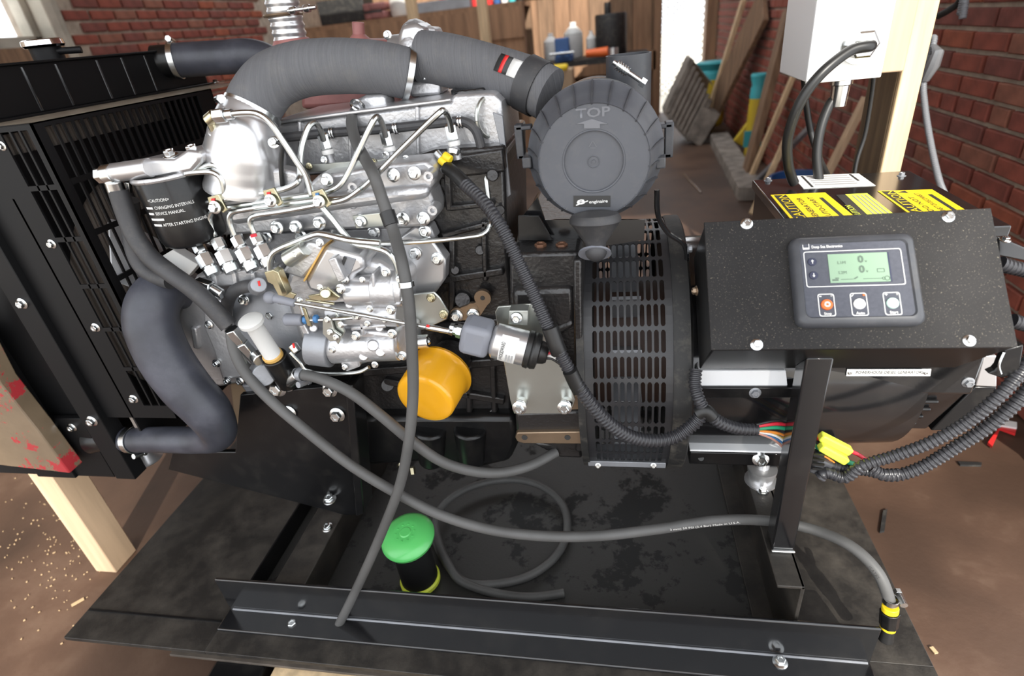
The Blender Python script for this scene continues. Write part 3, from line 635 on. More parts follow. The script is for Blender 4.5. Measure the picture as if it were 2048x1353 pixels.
# ================================================================== alternator
YC, ZC, RG = .99, .42, .24
al = thing('alternator', 'black alternator with nameplate and warning stickers on its terminal box', 'alternator', (.33, YC, .15))
X0, X1 = -.053, .087
gd = MB(); rowa = math.radians(10.0); nx = 11; px0 = X0 + .012; pit = (X1 - X0 - .022) / nx; sw = pit * .68; a_off = math.radians(30.4)
def cp_(x, a, r=RG): return V(x, YC - r * math.cos(a), ZC + r * math.sin(a))
rows = range(-17, 19)
for i in rows:
    ac = a_off + i * rowa; h1 = rowa * .43; h0 = h1 - sw * .45 / RG
    gd.add([cp_(X0, ac - rowa / 2), cp_(X1, ac - rowa / 2), cp_(X1, ac - h1), cp_(X0, ac - h1)], [(0, 1, 2, 3)])
    gd.add([cp_(X0, ac + h1), cp_(X1, ac + h1), cp_(X1, ac + rowa / 2), cp_(X0, ac + rowa / 2)], [(0, 1, 2, 3)])
    xx = [X0] + [px0 + pit * k + (pit - sw) / 2 + e for k in range(nx) for e in (0, sw)] + [X1]
    for k in range(0, len(xx), 2):
        for t0, t1 in ((-h1, -h0), (-h0, 0), (0, h0), (h0, h1)): gd.add([cp_(xx[k], ac + t0), cp_(xx[k + 1], ac + t0), cp_(xx[k + 1], ac + t1), cp_(xx[k], ac + t1)], [(0, 1, 2, 3)])
    for k in range(nx):
        xl = px0 + pit * k + (pit - sw) / 2; xr = xl + sw; c_ = sw * .30
        for sg in (-1, 1):
            gd.add([cp_(xl, ac + sg * h1), cp_(xl + c_, ac + sg * h1), cp_(xl, ac + sg * h0)], [(0, 1, 2)]); gd.add([cp_(xr, ac + sg * h1), cp_(xr - c_, ac + sg * h1), cp_(xr, ac + sg * h0)], [(0, 1, 2)])
gd.build('slotted_guard', 'plasticblack', al, solid=.002, sm=False)
MB().lathe((X1, YC, ZC), (1, 0, 0), [(0, RG + .004), (.004, RG + .006), (.026, RG + .006), (.030, RG - .002), (.034, .20)], 64).build('adapter_ring', 'blackmatte', al)
MB().lathe((X0 - .012, YC, ZC), (1, 0, 0), [(0, RG - .01), (0, RG + .005), (.012, RG + .005), (.012, RG - .01)], 64, caps=False).build('guard_rim', 'blackmatte', al)
inr = MB().cyl((X0, YC, ZC), (X1, YC, ZC), .13, seg=32).build('rotor_hub', 'darkbrown', al)
for i in range(14):
    a = 2 * math.pi * i / 14; MB().bar(cp_(.015, a, .13), cp_(.015, a, .205), .05, .006, (0, -math.sin(a), -math.cos(a))).build('cooling_blade', 'greycast', al)
MB().cyl((X0 + .006, YC, ZC), (X0 + .012, YC, ZC), .215, seg=40).build('coupling_disc', 'blackmatte', al)
p = PY(1176, 923, .79); q = PY(1332, 925, .79)
MB().bb((p.x, .79, p.z - .012), (q.x, .84, p.z)).bb((p.x, .79, p.z - .012), (q.x, .793, p.z)).build('guard_foot', 'greycast', al, bevel=.001)
for a in (1196, 1307): boltpx(a, 932, .789, 4, al, n=(0, -1, .3))
MB().lathe((.117, YC, ZC), (1, 0, 0), [(0, .19), (.0, .205), (.15, .205), (.17, .20), (.36, .19)], 56).build('body_shell', 'blackgloss', al)
yb_ = .772
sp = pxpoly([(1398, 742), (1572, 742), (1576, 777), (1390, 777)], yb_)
MB().prism(sp, (0, .03, 0)).build('painted_glare', 'enclosure', al, bevel=.002)  # white sheet paints the sun's glare on the black shell
sp = pxpoly([(1386, 776), (1602, 776), (1602, 797), (1384, 797)], yb_ - .006); MB().prism(sp, (0, .04, 0)).build('flange_strip', 'black', al, bevel=.002)
boltpx(1510, 786, yb_ - .006, 8, al, n=(0, -1, .1), m='greycast')
# end housing with nameplate
xh0, xh1 = PY(1618, 760, .80).x, PY(1955, 760, .80).x
zc1, zc0 = PY(1780, 690, .80).z, PY(1780, 789, .80).z; zl = PY(1780, 858, .875).z
prof = [(.80, zc1), (.80, zc0), (.812, zc0 - .006), (.875, zl), (1.10, zl), (1.18, zc0), (1.18, zc1)]
MB().prism([V(xh0, a, b) for a, b in prof], (xh1 - xh0, 0, 0)).build('end_housing', 'blackgloss', al, bevel=.004)
for i in range(4):
    f_ = .18 + .2 * i; a = V(xh0 + .03, .812 + .063 * f_ - .004, (zc0 - .006) * (1 - f_) + zl * f_); MB().bar(a, a + V((xh1 - xh0) * .74, 0, 0), .009, .007, (0, -.6, -.5)).build('louver', 'black', al, bevel=.003)
nmp = pxpoly([(1694, 738), (1862, 738), (1860, 752), (1692, 752)], .7985); quad(nmp, (0, -1, 0), 0, .001).build('nameplate', 'label', al)
o = PY(1711, 748, .797); text('POWERHOUSE DIESEL GENERATORS', o, (1, 0, 0), (0, 0, 1), .0052, 'ink', al, width=(PY(1846, 748, .797) - o).x)
for a in (1700, 1852): boltpx(a, 746, .797, 3, al, n=(0, -1, 0))
boltpx(1936, 765, .80, 8, al, n=(0, -1, 0), m='greycast')
MB().prism([PY(1968, 712, .86), PY(1994, 712, .86), PY(1994, 775, .86), PY(1950, 773, .86)], (0, .1, 0)).build('end_cover', 'alusmooth', al, bevel=.002)
MB().prism([PY(1950, 774, .865), PY(1994, 774, .865), PY(1990, 796, .865), PY(1905, 862, .865), PY(1862, 862, .865)], (0, .2, 0)).build('end_shell', 'black', al, bevel=.002)
# feet
ft0, ft1 = PY(1380, 905, .80), PY(1608, 935, .80)
MB().bb((ft0.x, .80, ft1.z), (ft1.x + .06, 1.16, ft0.z)).build('foot_channel', 'black', al, bevel=.002)
MB().bb((ft0.x, .802, ft0.z), (ft1.x + .02, .86, ft0.z + .004)).build('foot_strip', 'enclosure', al, bevel=.001)
MB().bb((ft0.x + .01, .86, ft0.z), (ft1.x + .05, 1.12, ZC - .12)).build('foot_web', 'blackgloss', al)
boltpx(1521, 919, .80, 11, al, n=(0, -1, .25)); boltpx(1368, 888, .80, 5, al, n=(0, -1, 0))
MB().cyl(PY(1402, 917, .7995), PY(1402, 917, .801), .005).build('bolt_hole', 'ink', al)
# terminal box on top
TZ = .69; tb0 = PZ(1510, 359, TZ); tb1 = PZ(1805, 347, TZ); txL, txR, tyB = tb0.x, tb1.x + .012, (tb0.y + tb1.y) / 2
MB().bb((txL, .84, .56), (txR, tyB, TZ - .012)).build('terminal_box', 'black', al, bevel=.002)
MB().bb((txL - .006, .83, TZ - .016), (txR + .006, tyB + .006, TZ)).build('box_lid', 'blackgloss', al, bevel=.002)
for a, b in ((1536, 362), (1803, 352)): bolt(PZ(a, b, TZ), (0, 0, 1), .005, al, m='greycast')
def sticker(pts, m, name='sticker'): return quad([PZ(a, b, TZ) for a, b in pts], (0, 0, 1), .0003, .0006).build(name, m, al, sm=False)
def poly_at(f, a, b, c, d): return [f(*q) for q in (a, b, c, d)]
def lay(c0, c1, c2, c3, u, v):       # bilinear place on the lid from four photo corners: far-left, far-right, near-right, near-left
    A, B, C, D = (PZ(*q, TZ) for q in (c0, c1, c2, c3)); return (A * (1 - u) + B * u) * (1 - v) + (D * (1 - u) + C * u) * v
def warn(c, head, lines, tri=False, hb='yellow'):
    sticker(c, hb); L = lambda u, v: lay(*c, u, v); up = V(0, 0, 1)
    sticker_pts = [L(.05, .03), L(.27, .03), L(.27, .97), L(.05, .97)]
    MB().prism([q + up * .0012 for q in sticker_pts], (0, 0, -.0002)).build('header_band', 'ink', al, sm=False)
    rd_ = (L(.1, 0) - L(.1, 1)).normalized(); ul = V(-rd_.y, rd_.x, 0)
    ln = (L(.1, .05) - L(.1, .95)).length
    text(head, L(.245, .95) + up * .0014, rd_, ul, (L(.27, .5) - L(.05, .5)).length * .72, 'yellow', al, width=ln)
    for i, s in enumerate(lines):
        u = .47 + .20 * i
        if s is None: MB().bar(L(u - .05, .88) + up * .001, L(u - .05, .2) + up * .001, .006, .0002).build('small_print', 'ink', al); continue
        if tri and i == 0:
            for v_ in (.08, .90): q_ = L(u - .06, v_) + up * .0012; MB().prism([q_ + rd_ * .007 - ul * .006, q_ - rd_ * .007 - ul * .006, q_ + ul * .007], (0, 0, -.0002)).build('warning_triangle', 'ink', al)
        text(s, L(u, .80 if tri and i == 0 else .92) + up * .0010, rd_, ul, (L(.15, .5) - L(0, .5)).length * .62, 'ink', al, width=ln * (.55 if tri and i == 0 else .80))
warn([(1541, 391), (1650, 386), (1716, 440), (1590, 450)], 'CAUTION', ['GENERATOR', 'AUTO-START', None])
warn([(1755, 383), (1864, 380), (1948, 432), (1835, 441)], 'CAUTION', ['DO NOT', 'CONNECT OR DISCONNECT', None], True)
c = [(1672, 391), (1734, 388), (1795, 436), (1722, 441)]; sticker(c, 'ink')
c2 = [(1690, 390), (1734, 388), (1795, 436), (1744, 440)]; MB().prism([PZ(a, b, TZ) + V(0, 0, .0013) for a, b in c2], (0, 0, -.0003)).build('sticker', 'yellowbright', al, sm=False)
A = PZ(1728, 440, TZ); B = PZ(1682, 398, TZ); rd_ = (B - A).normalized(); text('CAUTION', A + V(.002, 0, .0014), rd_, V(-rd_.y, rd_.x, 0), .009, 'yellowbright', al, width=(B - A).length * .62)
for i in range(4):
    a = lay(*c2, .25 + .19 * i, .92) + V(0, 0, .0016); b = lay(*c2, .25 + .19 * i, .08) + V(0, 0, .0016); MB().bar(a, b, .0018, .0002).build('small_print', 'inkgrey', al)
c = [(1584, 353), (1717, 348), (1751, 372), (1607, 378)]; sticker(c, 'label', 'data_label')
for u in (.14, .86):
    MB().bar(lay(*c, u, .05) + V(0, 0, .0012), lay(*c, u, .95 if u < .5 else .6) + V(0, 0, .0012), .004, .0002).build('printed_bar', 'ink', al)
for i in range(5): MB().bar(lay(*c, .2, .15 + .16 * i) + V(0, 0, .0012), lay(*c, .8, .15 + .16 * i) + V(0, 0, .0012), .005, .0002).build('printed_row', 'inkgrey', al)
# ================================================================== control panel
BLp, TLp = PY(1422, 702, .66), PY(1407, 441, .788); PW = PY(2037, 693, .66).x - BLp.x
BLp.z = (BLp.z + PY(2037, 693, .66).z) / 2; TLp.x = BLp.x; TLp.z = (TLp.z + PY(1980, 420, .788).z) / 2
upv = (TLp - BLp).normalized(); PH = (TLp - BLp).length; nrm = Vector((1, 0, 0)).cross(upv).normalized(); inw = -nrm
cpn = thing('control_panel', 'sloping black control panel on a square post', 'control panel', (.27, .69, .171))
def pp(px, py, off=0): return PL(px, py, BLp, nrm) + nrm * off
DP = .125
A = BLp; B = BLp + V(PW, 0, 0); Cc = TLp + V(PW, 0, 0); D = TLp
MB().prism([A + inw * .003 + V(.002, 0, 0), B + inw * .003 - V(.002, 0, 0), Cc + inw * .003 - V(.002, 0, 0), D + inw * .003 + V(.002, 0, 0)], inw * DP).build('enclosure', 'black', cpn, bevel=.002)
dusty = mat('dustypanel', (.022, .021, .021), .6, var=.2, vs=12, dust=.6, ds=480, dcol=(.42, .37, .28), dlo=.60, dhi=.66, spec=.2)
MB().prism([A, B, Cc, D], inw * .003).build('front_plate', dusty, cpn, bevel=.001)
for a, b in ((1493, 448), (1896, 434), (1513, 690), (1938, 682)): p = pp(a, b); bolt(p, nrm, 8.2 / PXM(p), cpn, hh=1.0)
ft_ = PZ(1567, 1118, .171)
ya_, yb2 = .700, .736; zu = lambda y: A.z - (y - A.y) * .945
MB().prism([V(ft_.x - .016, ya_, .171), V(ft_.x - .016, yb2, .171), V(ft_.x - .016, yb2, zu(yb2)), V(ft_.x - .016, ya_, zu(ya_))], (.036, 0, 0)).build('support_post', 'blackgloss', cpn, bevel=.003)
MB().bb((ft_.x - .017, .695, .171), (ft_.x + .021, .701, .177)).build('weld_bead', 'zinc', cpn, bevel=.002)
# controller
def rrect(x0, y0, x1, y1, r, n=5):
    out = []
    for cx, cy, a0 in ((x1 - r, y1 - r, 0), (x0 + r, y1 - r, 90), (x0 + r, y0 + r, 180), (x1 - r, y0 + r, 270)):
        for k in range(n + 1): a = math.radians(a0 + 90 * k / n); out.append((cx + r * math.cos(a), cy + r * math.sin(a)))
    return out
def onp(u, v, off=0): return BLp + V(1, 0, 0) * u + upv * v + nrm * off
def uv(px, py): q = pp(px, py) - BLp; return q.x, q.dot(upv)
u0, v0 = uv(1592, 658); u1, v1 = uv(1836, 470); u0 = (u0 + uv(1572, 480)[0]) / 2; u1 = (uv(1850, 655)[0] + uv(1815, 470)[0]) / 2
mb = MB(); lay_ = [(0, 0, .012), (.008, 0, .012), (.013, .004, .010), (.014, .010, .008), (.011, .012, .007)]
rings = []
for h, ins, r in lay_: rings.append([onp(a, b, h) for a, b in rrect(u0 + ins, v0 + ins, u1 - ins, v1 - ins, r)])
nn = len(rings[0]); vs = [p for q in rings for p in q]; fs = []
for i in range(len(rings) - 1):
    for k in range(nn): k2 = (k + 1) % nn; fs.append((i * nn + k, i * nn + k2, (i + 1) * nn + k2, (i + 1) * nn + k))
fs.append(tuple((len(rings) - 1) * nn + k for k in range(nn)))
ct = mb.add(vs, fs).build('controller', 'plastic', cpn, ang=50)
fo = .0112
def fq(u, v): return onp(u0 + (u1 - u0) * u, v0 + (v1 - v0) * v, fo)
fc = [fq(a, b) for a, b in ((.055, .075), (.945, .075), (.945, .925), (.055, .925))]
MB().prism([p + nrm * .0004 for p in fc], -nrm * .0004).build('face_overlay', mat('overlay', (.085, .090, .11), .6, var=.1, vs=200, spec=.2), ct, sm=False)
W, Hh = (u1 - u0), (v1 - v0)
def pad(u, v, w, h, m, name, off=.0012, par=None): return MB().prism([fq(u - w / 2, v - h / 2) + nrm * off, fq(u + w / 2, v - h / 2) + nrm * off, fq(u + w / 2, v + h / 2) + nrm * off, fq(u - w / 2, v + h / 2) + nrm * off], -nrm * .0008).build(name, m, par or ct, sm=False)
def outline(ua, va, ub, vb, m='white', t=.0011, name='printed_frame', off=.0009, r=.003):
    out = rrect(0, 0, (ub - ua) * W, (vb - va) * Hh, r, 4); inn = rrect(t, t, (ub - ua) * W - t, (vb - va) * Hh - t, r - t * .5, 4); o0 = fq(ua, va)
    f_ = lambda q: o0 + V(1, 0, 0) * q[0] + upv * q[1] + nrm * off
    n = len(out); return MB().add([f_(q) for q in out] + [f_(q) for q in inn], [(k, (k + 1) % n, n + (k + 1) % n, n + k) for k in range(n)]).build(name, m, ct, sm=False)
def disc(u, v, r, m, name, off=.001, h=.0012): c = fq(u, v); return MB().lathe(c, nrm, [(0, r), (off + h * .6, r), (off + h, r * .9)], 28).build(name, m, ct)
outline(.10, .42, .88, .82)
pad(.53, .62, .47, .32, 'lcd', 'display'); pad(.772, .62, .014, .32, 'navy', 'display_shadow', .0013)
for u_, v_, a in ((.165, .70, 'up'), (.165, .55, 'dn')):
    disc(u_, v_, W * .036, 'navy', 'arrow_button'); c = fq(u_, v_); s_ = 1 if a == 'up' else -1; hh_ = W * .02
    MB().prism([c + nrm * .0026 + V(1, 0, 0) * x_ * hh_ + upv * y_ * hh_ * s_ for x_, y_ in ((0, 1), (.6, .2), (.16, .2), (.16, -.9), (-.16, -.9), (-.16, .2), (-.6, .2))], -nrm * .0004).build('arrow_mark', 'white', ct, sm=False)
outline(.10, .845, .155, .92, t=.0008, r=.0008); pad(.1275, .856, .052, .018, 'white', 'logo_mark', .001)
def tx(s_, u, v, h, m='white', w=None, al_='LEFT', b=0): return text(s_, fq(u, v) + nrm * .0013, (1, 0, 0), upv, h, m, ct, width=w, align=al_, bold=b)
tx('Deep Sea Electronics', .17, .853, .0038, w=W * .25, b=.02)
tx('L1M', .365, .665, .004, 'lcdink'); tx('L2M', .365, .555, .004, 'lcdink'); tx('0', .53, .675, .0095, 'lcdink', b=.03); tx('0', .53, .565, .0095, 'lcdink', b=.03); tx('v', .585, .675, .004, 'lcdink'); tx('v', .585, .565, .004, 'lcdink')
for a, b, w, h in ((.43, .495, .10, .006), (.63, .495, .15, .006), (.335, .49, .05, .02), (.35, .51, .03, .012), (.70, .60, .055, .006), (.70, .565, .055, .006), (.673, .583, .006, .035), (.727, .583, .006, .035)): pad(a, b, w, h, 'lcdink', 'display_symbol', .0014)
MB().bar(fq(.485, .497) + nrm * .0014, fq(.515, .52) + nrm * .0014, .0016, .0003, nrm).build('display_symbol', 'lcdink', ct)
for u_, r_ in ((.715, .011), (.742, .019)): MB().torus(fq(u_, .495) + nrm * .0014, nrm, W * r_, .0004, 20, 6).build('display_symbol', 'lcdink', ct)
for u_, m_, s_ in ((.245, 'orange', 'Stop'), (.50, 'white', 'Auto'), (.755, 'mint', 'Start')):
    outline(u_ - .066, .10, u_ + .066, .345); disc(u_, .225, W * .047, m_, 'push_button', .0012, .002); tx(s_, u_, .115, .0034, al_='CENTER', b=.02); disc(u_ + .045, .322, W * .010, 'orange' if s_ == 'Auto' else 'inkgrey', 'indicator', .0006, .0006)
    if s_ == 'Stop': MB().torus(fq(u_, .225) + nrm * .0034, nrm, W * .018, W * .0075, 24, 6).build('button_mark', 'white', ct)
    if s_ == 'Auto':
        for k in (-1, 0, 1): pad(u_ + .004 * k, .225 + .022 * k, .04, .006, 'inkgrey', 'button_mark', .0036)
tx('-', .19, .30, .006, b=.03); tx('+', .70, .30, .005, b=.02)
for a, b in (((.443, .318), (.450, .308)), ((.450, .308), (.465, .335))): MB().bar(fq(*a) + nrm * .001, fq(*b) + nrm * .001, .0009, .0003, nrm).build('check_mark', 'white', ct)
# cable glands on the right side of the panel
for a, b in ((1998, 527), (2018, 640)):
    p = pp(a, b) + inw * .05; p.x = BLp.x + PW
    MB().lathe(p - V(.004, 0, 0), V(1, .0, -.25), [(0, .016), (.006, .019), (.012, .019), (.018, .014)], 20).build('cable_gland', 'conduitgrey', cpn)
p = PL(1380, 560, BLp + V(-.001, 0, 0), (1, 0, 0)); boltpx(1393, 582, .74, 7, cpn, n=(-1, -.2, 0), m='steelbrown')
# bracket right of the panel
sb = PY(2000, 470, .86)
br_ = thing('side_bracket', 'black steel bracket with bolts sticking out right of the control panel', 'bracket', sb)
MB().prism([PY(1996, 473, .86), PY(2060, 500, .86), PY(2060, 525, .86), PY(1996, 512, .86)], (0, .08, 0)).build('bracket_plate', 'blackgloss', br_, bevel=.002); boltpx(2010, 480, .858, 7, br_, n=(0, -.3, 1))
clp = thing('cable_clamp', 'black bent strap clamp below the right end of the panel', 'clamp', PY(2000, 740, .72))
MB().prism([PY(a, b, .72) for a, b in ((2010, 700), (2048, 690), (2040, 745), (2024, 752), (2002, 757), (1976, 748), (1990, 742), (1996, 735))], (0, .012, 0)).build('strap', 'black', clp, bevel=.002)
MB().tube([PY(2008, 705, .718), PY(1998, 730, .715), PY(2002, 748, .715)], .0015, 6).build('edge_wire', 'zinc', clp)
# ================================================================== air cleaner
yf = .80; FCn = PY(1187, 325, yf); kk = 1 / PXM(FCn)
ac = thing('air_cleaner', 'round dark grey engine air cleaner with ribbed lid marked TOP', 'air cleaner', (FCn.x, .92, FCn.z - .1))
r1 = 113 * kk; r2 = .0965
MB().lathe(FCn, (0, 1, 0), [(.0055, 0.0001), (.0055, r1 * .53), (.002, r1 * .56), (.002, r1 * .97), (0, r1 * .985), (.002, r1), (.030, r1 * 1.10), (.055, r2 * .99), (.060, r2 + .003), (.070, r2 + .003), (.072, r2 - .002)], 72, caps=False).build('lid', 'filterface', ac, ang=30)
MB().lathe(FCn + V(0, .07, 0), (0, 1, 0), [(0, r2 - .004), (.002, r2 + .001), (.010, r2 + .001), (.012, r2 - .004), (.17, r2 - .008), (.18, r2 - .02)], 64).build('housing', 'plastic', ac)
for i in range(22):
    a = 2 * math.pi * (i + .0) / 22 + math.pi / 2; ra = V(math.cos(a), 0, math.sin(a)); ta = V(-math.sin(a), 0, math.cos(a)); p = [FCn + ra * q[1] + V(0, q[0], 0) for q in ((.000, r1 * .99), (.004, r1 * 1.03), (.028, r1 * 1.12), (.058, r2 + .004), (.058, r2 - .01), (.002, r1 * .95))]
    MB().prism([q - ta * .0011 for q in p], ta * .0022).build('lid_rib', 'plastic', ac)
MB().torus(FCn + V(0, .0035, 0), (0, 1, 0), r1 * .54, .0016, 56, 8).build('face_ring', 'filterface', ac)
MB().torus(FCn + V(0, .005, 0), (0, 1, 0), r1 * .10, .0007, 28, 6).cyl(FCn + V(0, .0035, 0), FCn + V(0, .006, 0), .0025).build('center_mark', 'filterface', ac)
def fp_(px, py, o=.0): q = PY(px, py, yf + .002 - o); return q
a = fp_(1150, 236); text('TOP', fp_(1151, 236, .0006), (1, 0, 0), (0, 0, 1), 17 * kk, mat('toptext', (.16, .165, .18), .4), ac) if False else None
K['molded'] = mat('molded', (.15, .155, .17), .4)
text('TOP', fp_(1152, 237, .0004), (1, 0, 0), (0, 0, 1), 17 * kk, 'molded', ac, width=66 * kk, bold=.02)
MB().prism([fp_(x_, y_, .0012) for x_, y_ in ((1168, 257), (1168, 248), (1152, 248), (1184, 238), (1216, 248), (1200, 248), (1200, 257))], (0, .001, 0)).build('arrow_mark', 'molded', ac)
for p, q in (((1178, 294), (1185, 282)), ((1186, 282), (1193, 294)), ((1180, 296), (1191, 296))): MB().bar(PY(*p, yf + .005), PY(*q, yf + .005), .0008, .0006, (0, -1, 0)).build('recycling_mark', 'molded', ac)
bp_ = [fp_(*q, .0008) for q in ((1147, 392), (1221, 392), (1221, 414), (1147, 414))]; MB().prism(bp_, (0, .001, 0)).build('badge', 'ink', ac)
text('enginaire', fp_(1178, 407, .0012), (1, 0, 0), (0, 0, 1), 6.5 * kk, 'white', ac, width=38 * kk, bold=.012); text('e', fp_(1153, 410, .0012), V(1, 0, .1), (0, 0, 1), 15 * kk, 'white', ac, width=17 * kk, bold=.02); MB().bar(fp_(1152, 411, .0014), fp_(1176, 402, .0014), .0015, .0002, (0, -1, 0)).build('logo_stroke', 'white', ac)
for a, b, s_ in ((1056, 322, -1), (1320, 322, 1)):
    p = PY(a, b, yf + .055); MB().box(p, (.014, .03, .016)).build('latch', 'plastic', ac, bevel=.002)
    MB().box(p + V(.014 * s_, .03, .024), (.012, .02, .05)).box(p + V(.006 * s_, .03, .044), (.024, .02, .006)).box(p + V(.006 * s_, .03, .002), (.024, .02, .006)).build('latch_clip', 'plastic', ac, bevel=.0015)
# clamp band with spring bolt
MB().torus(FCn + V(0, .125, 0), (0, 1, 0), r2 - .004, .004, 48, 6).build('clamp_band', 'blackgloss', ac)
a, b = PY(1226, 124, .93), PY(1290, 168, .93)
MB().cyl(a, b, .0035).build('clamp_bolt', 'zinc', ac); dd = (b - a)
MB().corr([a + dd * .12, a + dd * .3, a + dd * .48], .0075, .004, .25).build('clamp_spring', 'zinc', ac); MB().cyl(a + dd * .86, a + dd * 1.0, .0075, seg=6).build('clamp_nut', 'zinc', ac)
# inlet stack
pt_ = PY(1257, 108, 1.0); rs_ = 45 / PXM(pt_)
MB().lathe((pt_.x, 1.0, .80), (0, 0, 1), [(0, rs_), (pt_.z - .80, rs_), (pt_.z - .80, rs_ - .003), (.02, rs_ - .004)], 40, caps=False).build('inlet_stack', 'plastic', ac)
# dust valve
q0 = PY(1190, 428, yf - .012); k2 = 1.1 / PXM(q0); dn = V(0, -.15, -1)
MB().lathe(q0, dn, [(-.004, 20 * k2), (0, 42 * k2), (.006, 47 * k2), (.011, 47 * k2), (.013, 44 * k2), (.030, 30 * k2), (.042, 19 * k2), (.047, 18 * k2)], 36).ball(q0 + dn * .053, 20.5 * k2).build('dust_valve', 'rubber', ac)
MB().lathe(q0 + dn * .058 + V(-.002, .004, 0), V(0, -.5, -.5), [(-.0015, 30 * k2), (.0015, 31 * k2)], 36).build('valve_lip', 'greyboot', ac)
# carrying bracket
MB().prism([PY(a, b, .86) for a, b in ((1032, 500), (1040, 440), (1075, 395), (1090, 440), (1290, 440), (1288, 480), (1160, 500))], (0, .004, 0)).build('bracket_plate', 'blackgloss', ac)
MB().prism([PY(a, b, .845) for a, b in ((1036, 432), (1078, 432), (1106, 482), (1036, 482))], (0, .004, 0)).build('bracket_gusset', 'black', ac, bevel=.001)
MB().tube([PY(1314, 380, .87), PY(1316, 430, .87), PY(1335, 465, .87), PY(1368, 490, .87), PY(1374, 520, .88)], .004, 8).build('bracket_strap', 'blackgloss', ac)
boltpx(1376, 498, .87, 7, ac, n=(1, -.2, 0), m='greycast')
# ================================================================== diesel engine
en = thing('diesel_engine', 'four-cylinder diesel engine with silver castings on a black block', 'engine', (-.38, .99, .17))
def pr(name, pts, y, dep, m, bev=.004, par=None, label=None): return cast(pts, y, dep).build(name, m, par or en, bevel=bev, label=label)
def rod(name, pts, y, rpx, m, par=None, seg=10, n=6):
    P = [PY(a, b, (y if not hasattr(y, '__len__') else y[i])) for i, (a, b) in enumerate(pts)]
    return MB().tube(P, rpx / PXM(P[0]), seg, n).build(name, m, par or en)
def drum(name, a, b, ya, yb, r0, m, r1=None, par=None, seg=28, bev=.0015):
    p, q = PY(*a, ya), PY(*b, yb); k = 1 / PXM(p); return MB().cyl(p, q, r0 * k, (r1 or r0) * k, seg).build(name, m, par or en, bevel=bev)
# block, sump, supports
blk = pr('engine_block', [(455, 640), (470, 470), (560, 400), (870, 300), (1008, 292), (1015, 500), (1028, 640), (1022, 850), (700, 850), (560, 760)], .868, .25, 'blackcast', .006)
for a, b, w in (((905, 470), (905, 640), 7), ((968, 440), (972, 560), 6), ((880, 560), (1008, 540), 8), ((885, 470), (1000, 440), 6), ((900, 415), (990, 405), 6), ((880, 650), (1015, 640), 8), ((700, 745), (1015, 720), 9), ((770, 760), (1010, 800), 8), ((895, 340), (900, 420), 7), ((935, 690), (940, 830), 6), ((985, 700), (990, 830), 6)):
    p, q = PY(*a, .864), PY(*b, .864); MB().bar(p, q, .016, w * 2 / PXM(p), (0, 0, 1) if abs(a[0] - b[0]) > 40 else (1, 0, 0)).build('block_rib', 'blackcast', blk, bevel=.003)
for a, b, r_ in ((925, 600, 16), (960, 500, 10), (985, 350, 12), (1000, 420, 10), (910, 540, 9), (775, 770, 13), (988, 828, 11), (935, 730, 9)): drum('casting_boss', (a, b), (a, b + 1), .868, .856, r_, 'blackcast', par=blk)
pr('cylinder_head', [(600, 400), (870, 318), (1005, 298), (1010, 345), (880, 360), (620, 440)], .862, .2, 'blackcast', .004)
pr('oil_sump', [(700, 835), (1030, 835), (1036, 890), (1020, 925), (960, 938), (860, 925), (720, 935), (700, 905)], .84, .22, 'black', .012)
for px in (860, 940): drum('sump_bulge', (px, 855), (px + 4, 925), .842, .842, 34, 'black', 26, bev=.006)
fs_ = pr('front_support', [(480, 790), (690, 770), (708, 880), (726, 1030), (690, 1032), (640, 1018), (335, 940), (345, 905), (470, 905)], .81, .012, 'black', .002)
pr('support_web', [(690, 770), (706, 772), (728, 1028), (712, 1034)], .77, .05, 'black', .002, fs_)
for a, b in ((573, 770), (660, 780), (675, 830), (578, 826)): boltpx(a, b, .808, 11, en)
bolt(PY(660, 1000, .80), (0, -.2, 1), .010, en, label='bolt on the front support foot')
# valve cover
vc = pr('valve_cover', [(543, 250), (900, 204), (905, 190), (985, 186), (1002, 204), (1014, 302), (536, 350)], .90, .16, 'alu', .008)
pr('cover_rim', [(545, 242), (900, 197), (901, 204), (545, 250)], .895, .17, 'alusmooth', .002, vc)
pr('cover_flange', [(534, 344), (1014, 295), (1016, 309), (534, 361)], .892, .175, 'alu', .003, vc)
for a in (600, 700, 835): p, q = PY(a, 250 - (a - 545) * .128, .899), PY(a + 3, 340 - (a - 545) * .108, .899); MB().bar(p, q, .010, .006, (1, 0, 0)).build('cover_rib', 'alu', vc, bevel=.002)
p = PY(945, 196, .965); k = 1 / PXM(p)
MB().lathe(p, (0, 0, 1), [(-.02, 34 * k), (0, 36 * k)], 30).build('filler_neck', 'alu', vc)
cpb = MB(); prof = []
for i in range(48):
    a = 2 * math.pi * i / 48; rr = 41 * k * (1 if i % 6 < 4 else .94); prof.append(p + V(rr * math.cos(a), rr * math.sin(a), 0))
cpb.prism(prof, (0, 0, .016)).build('filler_cap', 'blackgloss', vc, bevel=.0025)
pr('breather_block', [(705, 222), (712, 200), (730, 190), (768, 190), (774, 222)], .93, .05, 'alu', .006, vc)
drum('breather_port', (722, 215), (706, 222), .93, .925, 14, 'alu', par=vc)
MB().torus(PY(975, 235, .905), (.9, -.4, 0), .028, .0035, 24, 8).build('lifting_eye', 'zincplate', en)
pr('lifting_strap', [(985, 225), (1005, 232), (1022, 390), (1012, 398), (1002, 300)], .885, .006, 'greycast', .001)
